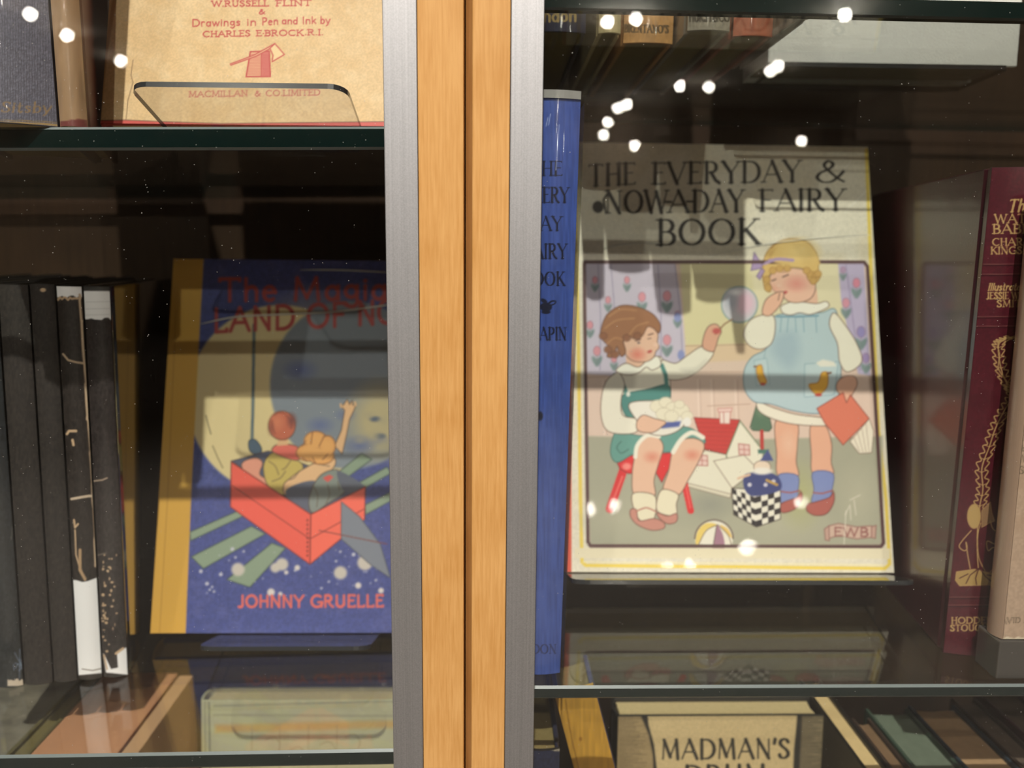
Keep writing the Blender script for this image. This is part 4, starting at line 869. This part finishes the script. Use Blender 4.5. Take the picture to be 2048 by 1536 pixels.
I.line(c4([(228, 245), (245, 238)]), 2.5, (110, 80, 70)); I.line(c4([(275, 228), (300, 218)]), 2.5, (110, 80, 70)); I.line(c4([(275, 208), (300, 200)]), 1.6, (170, 130, 90)); I.ell(*c4([(258, 266)])[0], 4, 3, (240, 200, 176), soft=4)
HY = (222, 186, 112)
I.poly(c4([(188, 190), (200, 130), (245, 80), (320, 62), (390, 80), (430, 140), (432, 200), (440, 230), (410, 260), (385, 235), (370, 195), (320, 185), (270, 195), (240, 200), (215, 225), (222, 290), (200, 285), (188, 240)]), HY, sm=True, line=(160, 116, 56))
I.ell(*c4([(340, 120)])[0], 34, 22, (236, 206, 136), soft=26, al=.7); I.ell(*c4([(240, 130)])[0], 14, 16, (188, 146, 78), soft=14, al=.5)
for x, y in ((232, 200), (262, 192), (295, 190), (205, 240), (210, 275), (395, 215), (420, 220), (430, 215), (410, 245), (380, 200)): I.ell(*c4([(x, y)])[0], 7, 7, (206, 164, 92), soft=4, line=(160, 116, 56), lw=1.3)
I.line(c4([(190, 170), (240, 150), (320, 155)]), 6, (176, 150, 188), sm=True); I.poly(c4([(185, 175), (150, 120), (140, 180), (135, 200), (180, 190)]), (176, 152, 192), line=(120, 96, 140)); I.poly(c4([(182, 190), (160, 225), (175, 240), (195, 200)]), (176, 152, 192), line=(120, 96, 140))
I.poly(c4([(185, 385), (200, 330), (240, 300), (275, 292), (280, 312), (265, 350), (235, 385), (210, 400)]), (234, 184, 156), sm=True, line=O); I.line(c4([(262, 300), (255, 330)]), 1.6, O)
# chequered box with a plain spring toy, ball, ribbon
q = c4([(52, 1155), (265, 1165), (265, 1290), (160, 1325), (60, 1270)])
I.poly(q, (240, 234, 216), line=(60, 50, 44), lw=2)
A0, A1, B0 = np.array(c4([(52, 1155)])[0]), np.array(c4([(152, 1195)])[0]), np.array(c4([(62, 1272)])[0]); B1 = np.array(c4([(158, 1325)])[0])
A2, B2 = np.array(c4([(266, 1165)])[0]), np.array(c4([(266, 1290)])[0])
for (p0, p1, q0, q1, n) in ((A0, A1, B0, B1, 5), (A1, A2, B1, B2, 4)):
    for a in range(n):
        for c in range(5):
            if (a+c) % 2 == 0:
                f = lambda u, v: (p0*(1-u)+p1*u)*(1-v)+(q0*(1-u)+q1*u)*v
                I.poly([f(a/n, c/5), f((a+1)/n, c/5), f((a+1)/n, (c+1)/5), f(a/n, (c+1)/5)], (44, 38, 40), soft=1.2)
I.poly(c4([(105, 1100), (150, 1085), (210, 1085), (260, 1110), (262, 1165), (150, 1190), (108, 1160)]), (62, 70, 124), sm=True); I.ell(*c4([(185, 1062)])[0], 17, 13, (236, 214, 190), soft=3, line=O, lw=1.5); I.poly(c4([(175, 1035), (210, 985), (235, 1035)]), (74, 84, 140)); I.ell(*c4([(185, 1080)])[0], 20, 7, (238, 232, 220), soft=4)
for x, y in ((130, 1140), (200, 1140), (235, 1125)): I.ell(*c4([(x, y)])[0], 4, 4, (214, 210, 220))
I.line(c4([(80, 1112), (130, 1095)]), 5, (226, 190, 160)); I.line(c4([(205, 1120), (250, 1140)]), 5, (200, 160, 80))
I.ell(1428, 1076, 38, 36, (238, 232, 214), soft=2)
I.poly([(1391, 1082), (1398, 1058), (1415, 1046), (1434, 1050), (1412, 1060), (1396, 1088)], (236, 206, 110), sm=True); I.poly([(1434, 1050), (1446, 1070), (1448, 1098), (1426, 1100), (1430, 1070)], (168, 124, 142), sm=True); I.poly([(1440, 1050), (1456, 1058), (1464, 1076), (1452, 1066)], (232, 196, 110), sm=True)
I.line([(1434, 1050), (1412, 1062), (1397, 1090)], 1.6, (120, 96, 70), sm=True); I.line([(1434, 1050), (1430, 1070), (1426, 1095)], 1.6, (110, 90, 80), sm=True); I.line([(1436, 1050), (1456, 1070), (1463, 1092)], 1.6, (120, 96, 70), sm=True)
tt = np.linspace(math.pi, 2*math.pi, 24); I.line(np.c_[1428+38*np.cos(tt), 1077+37*np.sin(tt)], 3, (110, 92, 84))
I.poly([(1150, 1096), (1780, 1097), (1780, 1118), (1150, 1116)], (233, 222, 190), soft=2)
I.poly(c4([(478, 1320), (520, 1310), (600, 1325), (665, 1320), (668, 1370), (600, 1378), (520, 1362), (478, 1375)]), (206, 176, 158), sm=False, line=(140, 90, 84)); I.poly(c4([(458, 1335), (478, 1320), (480, 1385), (462, 1382)]), (196, 160, 144), line=(140, 90, 84)); I.poly(c4([(665, 1325), (685, 1318), (682, 1375), (665, 1372)]), (196, 160, 144), line=(140, 90, 84)); I.text('EWB', (1668, 1072), (1736, 1073), 17, (150, 96, 90), T=.16, soft=2)
for q in ([(1690, 1030), (1700, 1010), (1702, 1040)], [(1700, 1000), (1720, 990)], [(1712, 1030), (1708, 1000)], [(1692, 1022), (1688, 1090)]): I.line(q, 2, (232, 224, 206), al=.7)
I.line(FP, 7, FR, closed=True)
I.poly(c4([(245, 110), (320, 62), (390, 80), (425, 140), (425, 175), (240, 165)]), HY, sm=True, soft=4); I.line(c4([(225, 100), (260, 72), (320, 60), (385, 76), (425, 125)]), 2, (160, 116, 56), sm=True); I.ell(*c4([(340, 120)])[0], 34, 22, (236, 206, 136), soft=26, al=.7); I.line(c4([(200, 168), (250, 150), (320, 155)]), 6, (176, 150, 188), sm=True)
# title
TK = (48, 44, 40)
for tx, a, b, hh in (('THE', (1178, 372), (1270, 368), 42), ('EVERYDAY', (1306, 368), (1600, 363), 42), ('&', (1632, 364), (1690, 364), 42), ('NOW', (1212, 426), (1334, 425), 44), ('A', (1338, 425), (1376, 424), 43), ('DAY', (1386, 424), (1486, 423), 43), ('FAIRY', (1520, 422), (1688, 420), 42), ('BOOK', (1316, 490), (1518, 488), 50)):
    I.text(tx, a, b, hh, TK, T=.17, th=.06, serif=.11)
I.ell(1196, 414, 11, 12, TK, soft=3); I.line([(1212, 426), (1207, 400), (1218, 382)], 4, TK)
I.line([(1332, 404), (1343, 404)], 4, TK); I.line([(1374, 403), (1385, 403)], 4, TK)
for q in ([(1690, 425), (1732, 382)], [(1690, 338), (1702, 320)], [(1420, 512), (1560, 482), (1740, 470)]): I.line(q, 2, (250, 246, 236), al=.5)  # long pale line puts the clear film's highlight into the ink
I.mesh('cover_picture', P_COVER, d['front'])
fold_glint(d['front'], [(1207, 497), (1240, 490), (1280, 486), (1320, 487)], 0.5); fold_glint(d['front'], [(1420, 511), (1500, 494), (1600, 480), (1735, 468)], 0.22)
easel('wide clear easel holding the large ivory picture book with two children', EV, 17.28, 95.5, 190, 22, 41, 19-0.6, 170, wp=110)

# ------------------------------------------------------------------ right cabinet: maroon spine and beige book
M_MAROON = plain('maroon_leather', lin(66, 20, 31), 0.4, noise=0.12, nscale=200, coat=0.5, bump=0.12, bscale=1200, coat_rough=0.12)
_, t, h = spine_mat(1885, 2040, 1305, ZR, D=387, yt=336)
_a = P(1885, 1305, 387); _y = math.radians(-7.8)
mat = TM(W(_a.x+t*math.cos(_y), 387+t*math.sin(_y), ZR+0.1), rot(0, -7.8) @ SPINE_OUT)
r, d = book('hardback_book', 'maroon leather spine with gilt titles and a gilt winding seaweed figure', 172, h, t, mat, M_MAROON, M_MAROON, M_PAGED, bulge=2)
I = spine_ink(r, d, 0.34, (80, 24, 36)); I.grain(.12, 3); I.blotch((70, 18, 30), .5, 40)
GO = (192, 160, 104)
for tx, a, b, hh, kw in (('The', (2016, 424), (2062, 422), 24, dict(sl=.25)), ('WATER', (1990, 446), (2084, 445), 17, {}), ('BABIES', (1986, 467), (2084, 466), 18, {}), ('CHARLES', (1985, 491), (2082, 490), 14, {}), ('KINGSLEY', (1982, 508), (2082, 507), 14, {}), ('Illustrated by', (1976, 581), (2072, 580), 14, dict(sl=.25)), ('JESSIE WILLCOX', (1973, 598), (2082, 597), 13, {}), ('SMITH', (1994, 614), (2056, 613), 13, {})):
    I.text(tx, a, b, hh, GO, T=.18, th=.1, serif=.1, **kw)
I.text('HODDER &', (1903, 1247), (2006, 1246), 12, GO, T=.2, th=.12, serif=.1); I.text('STOUGHTON', (1901, 1262), (2014, 1261), 12, GO, T=.2, th=.12, serif=.1)
for x0, y, x1 in ((1972, 531, 2100), (1970, 551, 2100), (1960, 636, 2090), (1958, 655, 2090), (1900, 1197, 2030), (1898, 1213, 2030)):
    I.line([(x0-8, y), (x1, y-1)], 3.5, (58, 14, 24)); I.line([(x0-6, y-2.5), (x1, y-3.5)], 1.3, (150, 106, 96), al=.7)
g5 = lambda L: [(1800+x/3.072, 300+y/3.072) for x, y in L]
g6 = lambda L: [(1750+x/2.3627, 750+y/2.3627) for x, y in L]
I.line(g5([(735, 1140), (690, 1150), (630, 1160), (600, 1195), (612, 1260), (605, 1340), (640, 1400), (680, 1460), (685, 1536)]), 2, GO, sm=True)
side = lambda L, k: [(x+k*(6 if i % 2 else 13), y+(2 if i % 2 else -2)) for i, (x, y) in enumerate(L)]
stem = catmull(g5([(700, 1148), (640, 1165), (606, 1200), (612, 1300), (640, 1400), (685, 1480)])+g6([(640, 50), (650, 100), (610, 170), (570, 250), (540, 340), (505, 440), (510, 540), (495, 620), (484, 740), (484, 850), (488, 910)]), False, 5)
I.line(stem, 2.2, GO); top = stem[:-14]
for k in (-1, 1): I.line(side([tuple(p) for p in top], k), 2.2, GO, sm=True)
for i in range(2, len(top)-1, 3):
    for k in (-1, 1): I.line([tuple(top[i]), (top[i][0]+k*9, top[i][1]-4)], 1.4, GO)
I.ell(*g6([(468, 668)])[0], 14, 25, (184, 152, 96), soft=2); I.poly(g6([(505, 640), (545, 600), (552, 650), (565, 690), (540, 700), (505, 720)]), (150, 116, 84), line=GO, lw=1.6)
I.line(g6([(545, 690), (560, 730), (600, 740), (630, 700), (625, 680), (612, 690)]), 2, GO, sm=True); I.line(g6([(630, 690), (615, 770), (575, 800), (530, 785), (535, 830), (560, 815), (605, 830), (595, 880), (545, 930)]), 2, GO, sm=True)
I.line(g6([(455, 735), (415, 780), (398, 810), (420, 830), (435, 820), (430, 790), (438, 850), (450, 915)]), 2, GO, sm=True); I.line(g6([(500, 700), (485, 760), (490, 860), (520, 925)]), 1.8, GO, sm=True)
I.poly(g6([(385, 930), (470, 918), (540, 935), (605, 930), (602, 990), (400, 996), (380, 970)]), (176, 144, 88), sm=False, line=GO)
for q in ([(490, 915), (450, 945), (430, 985)], [(490, 915), (475, 960), (480, 990)], [(495, 915), (520, 950), (560, 985)], [(440, 940), (400, 960)], [(530, 945), (590, 955)], [(555, 970), (600, 985)]): I.line(g6(q), 2, (70, 26, 32))
for x, y, a in ((636, 246, 4.2), (614, 462, 2.6), (613, 485, 2.8), (609, 595, 4.6)): I.ell(*g6([(x, y)])[0], a, a, GO, soft=1.4); I.ell(*g6([(x, y)])[0], a-1.7, a-1.7, (80, 24, 36), soft=1.2)
for x, y, a in ((721, 1222, 2.6), (716, 1327, 3.2)): I.ell(*g5([(x, y)])[0], a, a, GO, soft=1.4); I.ell(*g5([(x, y)])[0], a-1.4, a-1.4, (80, 24, 36), soft=1.2)
I.mesh('spine_print', P_FOIL, d['spine'])
M_BEIGE = plain('beige_jacket', lin(178, 150, 128), 0.4, coat=0.5)
mat = TM(W(250.4, 361, -182.6), rot(1.0, 0, 0))
r, d = book('hardback_book', 'beige jacketed book standing on a grey block in front of the maroon spine', 150, 215, 13, mat, M_BEIGE, M_BEIGE, M_PAGE, bulge=2, boards=2)
I = Ink(r.matrix_world, face_surf(0.15), 0.2, 149.8, 0.2, 214.8, 0.5, (184, 157, 134)); I.grain(.05, 4); I.blotch((170, 140, 116), .4, 40)
KB = (112, 96, 78)
I.text('Illu', (2041, 882), (2062, 881), 12, KB, T=.15); I.text('by', (2044, 902), (2060, 901), 11, KB, T=.15); I.text('W.S', (2036, 925), (2070, 924), 15, KB, T=.15, th=.07, serif=.1); I.text('SMITH', (2039, 948), (2096, 947), 15, KB, T=.15, th=.07, serif=.1)
I.text('DAVID Mc', (1990, 1247), (2060, 1245), 11, KB, T=.16, th=.09, serif=.1)
I.poly([(1980, 1276)]+jag(1985, 2100, 1275, 2.5, 16, 9)+[(2100, 1290), (1980, 1290)], (222, 206, 180)); I.mesh('jacket_front', P_COVER, d['front'])
M_GREYBLOCK = plain('grey_plastic', lin(74, 70, 66), 0.18, coat=0.6)
bm = bmesh.new(); box(bm, 0, 0.15, 0, 0.018, 0, 0.0200)
o = finish('display_block', bm, M_GREYBLOCK, None, bevel=0.0008); o.location = W(248.6, 360, ZR+0.1); tag(o, 'grey plastic block under the beige jacketed book', 'display block')

# ------------------------------------------------------------------ right cabinet, upper shelf (seen from below through the glass)
def zRU(x): return ZRU-0.006*(x-21)+0.1
def up_book(xl, xr, yb, label, cov, base, depth, h=215, texts=(), bulge=2.5, gloss=True, blot=None):
    mat, t, _ = spine_mat(xl, xr, yb, zRU(Zp(xl, yb, ZRU).x))
    r, d = book('hardback_book', label, depth, h, t-0.3, mat, cov, cov, M_PAGED, bulge=bulge)
    I = Ink(r.matrix_world, spine_surf(d['t'], d['b']), 0.3, d['t']-0.3, 0.2, 70, 0.34, base); I.grain(.1, 3, 1, 12)
    for tx, a, b, hh, col, kw in texts: I.text(tx, a, b, hh, col, **kw)
    I.mesh('spine_print', P_GLOSS if gloss else P_CLOTH, d['spine']); return r, d
M_DKBLUE = plain('dark_blue_cloth', lin(34, 36, 56), 0.6); M_DKBROWN = plain('dark_brown_cloth', lin(58, 44, 36), 0.6)
M_ORANGE = plain('orange_paper', lin(206, 150, 92), 0.5, coat=.5); M_PALE = plain('pale_paper', lin(206, 184, 140), 0.5, coat=.5); M_GREYP = plain('grey_paper', lin(150, 140, 128), 0.5, coat=.5)
M_RUST = plain('rust_paper', lin(170, 88, 62), 0.5, coat=.5); M_TAUPE = plain('taupe_paper', lin(132, 116, 100), 0.5, coat=.5)
up_book(1060, 1172, 66, 'dark blue spine with a gilt blackletter word, on the shelf overhead beside the metal stile', M_DKBLUE, (44, 44, 66), 150, texts=[('London', (1052, 44), (1152, 42), 24, (178, 150, 96), dict(T=.22, th=.1))])
up_book(1194, 1242, 68, 'narrow pale cream spine in clear wrapping, left of the orange spine overhead', M_PALE, (206, 186, 140), 150)
up_book(1244, 1346, 88, 'orange jacketed spine on the shelf overhead', M_ORANGE, (208, 156, 98), 135, texts=[("BRENTANO'S", (1249, 64), (1337, 66), 15, (92, 74, 54), dict(T=.2, th=.12, serif=.1))])
up_book(1372, 1460, 63, 'greyish paper spine with dark capitals on the shelf overhead', M_GREYP, (156, 146, 130), 150, texts=[('HURST&CO', (1379, 43), (1459, 43), 18, (70, 62, 54), dict(T=.18, th=.12))])
up_book(1463, 1545, 74, 'rust-coloured spine half hidden by the taupe booklet overhead', M_RUST, (176, 94, 66), 120)
mat = TM(W(140.4, 374, zRU(138)), SPINE_OUT)
r, d = book('hardback_book', 'thin taupe booklet with big dark letters on its side, overhead', 98, 200, 5.4, mat, M_TAUPE, M_TAUPE, M_PAGED, bulge=.4, boards=1.2)
I = Ink(r.matrix_world, back_surf(5.4, .1), 0.3, 97.7, 0.3, 70, 0.5, (140, 124, 106)); I.grain(.08, 4)
I.text('DM', (1505, 72), (1592, 38), 40, (70, 60, 54), T=.16, th=.07); I.mesh('side_print', P_CLOTH, d['back'])
M_WHITEP = plain('white_textured_board', lin(244, 241, 234), 0.55, noise=.06, nscale=500, bump=.5, bscale=900)
M_PAGEG = plain('grey_page_edges', lin(150, 140, 122), 0.85, noise=.15, nscale=600)
mat = TM(W(153, 465, zRU(220)+2.9), rot(2))
book('hardback_book', 'white textured cover facing out on the shelf overhead, its page edges seen from below', 141, 210, 46, mat, M_WHITEP, M_WHITEP, M_PAGEG, bulge=2)
easel('clear easel under the white textured cover on the shelf overhead', mat, 2, 70, 128, 46, 4, 3.0, 150, corner=3)

# ------------------------------------------------------------------ right cabinet, lower shelf
a, b = P(1192, 1403, 400), P(1226, 1536, 400); roll = math.degrees(math.atan2(a.x-b.x, a.z-b.z)); k = (a.z-(ZRB+0.5))/(a.z-b.z)
org = a+(b-a)*k; hL = (Vector((a.x, a.z))-Vector((org.x, org.z))).length+14
R = Matrix.Rotation(math.radians(roll), 3, 'Y') @ SPINE_OUT
mat = TM(W(org.x, 396, ZRB+5.5), R)
r, d = book('hardback_book', 'yellow cloth spine leaning sideways under the right shelf', 32, hL-6, 22, mat, M_NAVYB, M_YEL, M_PAGED, bulge=1)
I = Ink(r.matrix_world, spine_surf(22, 1), 0.2, 21.8, 120, hL-6.3, .5, (196, 146, 52)); I.grain(.08, 4, 2, 30); I.line([(1131, 1400), (1142, 1470), (1158, 1540)], 3, (158, 112, 34), sm=True); I.ell(1161, 1478, 3, 4, (150, 100, 30), soft=3); I.mesh('spine_print', P_CLOTH, d['spine'])
mat, t, h = spine_mat(1040, 1112, 1900, ZRB+0.2, D=374, yt=1496)
r, d = book('hardback_book', 'dark navy spine with a frayed pale head below the tall blue spine', 140, h, t, mat, plain('navy_cloth', lin(28, 32, 54), .6), M_BLK, M_PAGED, bulge=2)
I = Ink(r.matrix_world, spine_surf(d['t'], d['b']), 0.3, d['t']-.3, 150, h-.2, .5, (34, 38, 62)); I.poly([(1030, 1490), (1120, 1480)]+jag(1120, 1030, 1500, 4, 10, 6), (170, 160, 140)); I.grain(.2, 3); I.mesh('spine_print', P_CLOTH, d['spine'])
# woodcut-style jacket
zt = P(1440, 1431, 448).z; hB = 232; z0 = zt-hB*math.cos(math.radians(3)); D0 = 448-hB*math.sin(math.radians(3))
xl, xr = P(1236, 1432, 448).x, P(1649, 1430, 448).x
mat = TM(W(xl, D0, z0), rot(3))
M_INKJ = plain('ink_black_jacket', lin(38, 36, 34), .5); 
r, d = book('hardback_book', 'cream and black jacket with bold capitals under the right shelf', xr-xl, hB, 24, mat, M_INKJ, M_INKJ, M_PAGE, bulge=2)
I = Ink(r.matrix_world, face_surf(.15), .2, xr-xl-.2, .3, hB-.2, .45, (222, 194, 144))
I.poly([(1180, 1400), (1292, 1400), (1297, 1450), (1308, 1490), (1316, 1560), (1180, 1560)], (40, 38, 36), soft=3); I.poly([(1235, 1432), (1282, 1432), (1298, 1470), (1306, 1510), (1308, 1560), (1232, 1560)], (176, 150, 108), soft=4)
I.poly([(1597, 1400), (1593, 1450), (1588, 1500), (1586, 1560), (1700, 1560), (1700, 1400)], (56, 52, 46), soft=3); I.poly([(1604, 1432), (1650, 1432), (1655, 1560), (1598, 1560)], (140, 124, 96), soft=5)
for kk in range(44):
    y = 1434+kk*3; I.line([(1238, y), (1238+rnd.uniform(25, 62), y+rnd.uniform(-1, 1))], 1, (86, 72, 54), al=.6); I.line([(1602, y), (1602+rnd.uniform(20, 48), y+rnd.uniform(-1, 1))], 1.2, (70, 62, 50), al=.6)
I.text("MADMAN'S", (1323, 1518), (1578, 1516), 38, (52, 48, 42), T=.17, th=.08, soft=2); I.text('DRUM', (1370, 1576), (1532, 1574), 44, (52, 48, 42), T=.17, th=.08, soft=2); I.grain(.04, 3); I.mesh('jacket_front', P_COVER, d['front'])
easel('clear easel under the cream and black jacket with bold capitals', mat, 3, (xr-xl)/2, 90, 24, 5, z0-ZRB-0.4, 150)
# row of books whose tops show beneath the shelf
M_TOPB = plain('brown_stained_top', lin(120, 92, 66), .8, noise=.1, nscale=200); M_TOPG = plain('green_stained_top', lin(100, 110, 94), .8, noise=.1, nscale=200); M_TOPT = plain('tan_top', lin(170, 136, 100), .8, noise=.1, nscale=200); M_TOPD = plain('dusty_top', lin(96, 80, 68), .8, noise=.15, nscale=200)
M_CREAMTOP = plain('cream_top', lin(214, 184, 132), .8, noise=.06, nscale=300)
for x0, x1, dep, cov, pg, top, lab in ((204.6, 218.6, 108, M_BLK, M_CREAMTOP, -275, 'thin black book with clean cream page tops below the right shelf'), (219.2, 231.0, 62, M_DKBROWN, M_TOPB, -275, 'short-depth brown book right of the cream-topped black one, lower shelf'),
        (233.5, 260.6, 74, plain('green_cloth', lin(60, 76, 64), .6), M_TOPG, -276, 'thick green book with greenish page tops on the lower right shelf'), (261.2, 291.0, 76, plain('teal_cloth', lin(34, 48, 60), .6), M_TOPT, -275, 'dark teal book with tan page tops on the lower right shelf'),
        (291.6, 308.0, 82, M_DKBROWN, M_TOPD, -274, 'brown book with dusty page tops, after the teal one on the lower shelf'), (308.6, 335.0, 86, M_MAROON, M_TOPD, -270, 'maroon book at the cut-off end of the lower right shelf')):
    mat = TM(W(x1, 381, ZRB+0.3), SPINE_OUT)
    book('hardback_book', lab, dep, top-ZRB, x1-x0, mat, cov, cov, pg, bulge=1.5, boards=2.0, group=None)

# ------------------------------------------------------------------ left cabinet, lower shelf
M_SALMON = plain('salmon_paper', lin(204, 142, 106), .75, noise=.05, nscale=60); M_SALMON2 = plain('pale_salmon_paper', lin(206, 158, 120), .75)
r = empty('slipcase', Matrix.Translation(W(-222, 372, ZLB+0.3)), 'salmon paper slipcase with a dark split along its top, under the left shelf', 'slipcase')
bm = bmesh.new(); box(bm, -.028, .0185, 0, .119, 0, .2597); finish('slipcase_shell', bm, M_SALMON, r, bevel=.0006)
bm = bmesh.new(); box(bm, .0199, .029, 0, .117, 0, .2590); finish('side_board', bm, M_SALMON2, r, bevel=.0008)
bm = bmesh.new(); box(bm, .0186, .0198, .004, .115, 0, .250); finish('cloth_joint', bm, M_BLK, r)
M_MARB = plain('marbled_paper', lin(120, 110, 98), .6, noise=.55, nscale=40, stretch=(1, 2, 1))
r = empty('slipcase', Matrix.Translation(W(-306, 372, ZLB+0.3)), 'grey marbled slipcase beneath the black spines, left of the olive one', 'slipcase')
bm = bmesh.new(); box(bm, -.040, .040, 0, .13, 0, .2560); finish('slipcase_shell', bm, M_MARB, r, bevel=.0006)
bm = bmesh.new(); box(bm, -.0365, .0365, -.004, -.0002, .003, .2530); finish('cloth_edge', bm, M_BLK, r)
mat = TM(W(-251.2, 371, ZLB+0.3), SPINE_OUT)
book('hardback_book', 'slim olive book between the salmon and marbled slipcases', 122, 259, 13, mat, plain('olive_cloth', lin(104, 92, 58), .7), M_DKBROWN, M_PAGED, bulge=1)
zt = P(405, 1402, 484).z; hB = 232; z0 = zt-hB*math.cos(math.radians(7)); D0 = 484-hB*math.sin(math.radians(7)); xl = P(402, 1402, 484).x
mat = TM(W(xl, D0, z0), rot(7))
M_CREAMB = plain('cream_board', lin(208, 198, 158), .55, coat=.5)
r, d = book('hardback_book', 'cream picture book with an orange band facing out under the left shelf', 138, hB, 22, mat, M_CREAMB, M_CREAMB, M_PAGE, bulge=2)
I = Ink(r.matrix_world, face_surf(.15), .2, 137.8, .3, hB-.2, .5, (212, 202, 162)); I.blotch((196, 186, 146), .5, 40); I.poly([(430, 1449), (800, 1440), (800, 1456), (430, 1466)], (226, 180, 100), soft=7, al=.8)
I.line([(418, 1400), (420, 1540)], 2.5, (130, 128, 98)); I.line([(410, 1400), (411, 1540)], 2, (160, 156, 120)); I.line([(428, 1412), (800, 1402)], 2.5, (150, 150, 124)); I.line([(428, 1430), (800, 1432)], 4, (176, 168, 136), al=.6)
for x in (504, 560, 617, 674): I.line([(x, 1450), (x-1, 1540)], 1.6, (176, 160, 116), al=.8)
for x, y in ((530, 1480), (580, 1500), (640, 1490), (690, 1475)): I.line([(x, y), (x+18, y-6), (x+30, y+8), (x+24, y+28)], 1.6, (160, 140, 100), sm=True, al=.7)
I.mesh('cover_picture', P_COVER, d['front'])
easel('clear easel under the cream picture book with an orange band', mat, 7, 69, 90, 22, 30, z0-ZLB-0.4, 150)
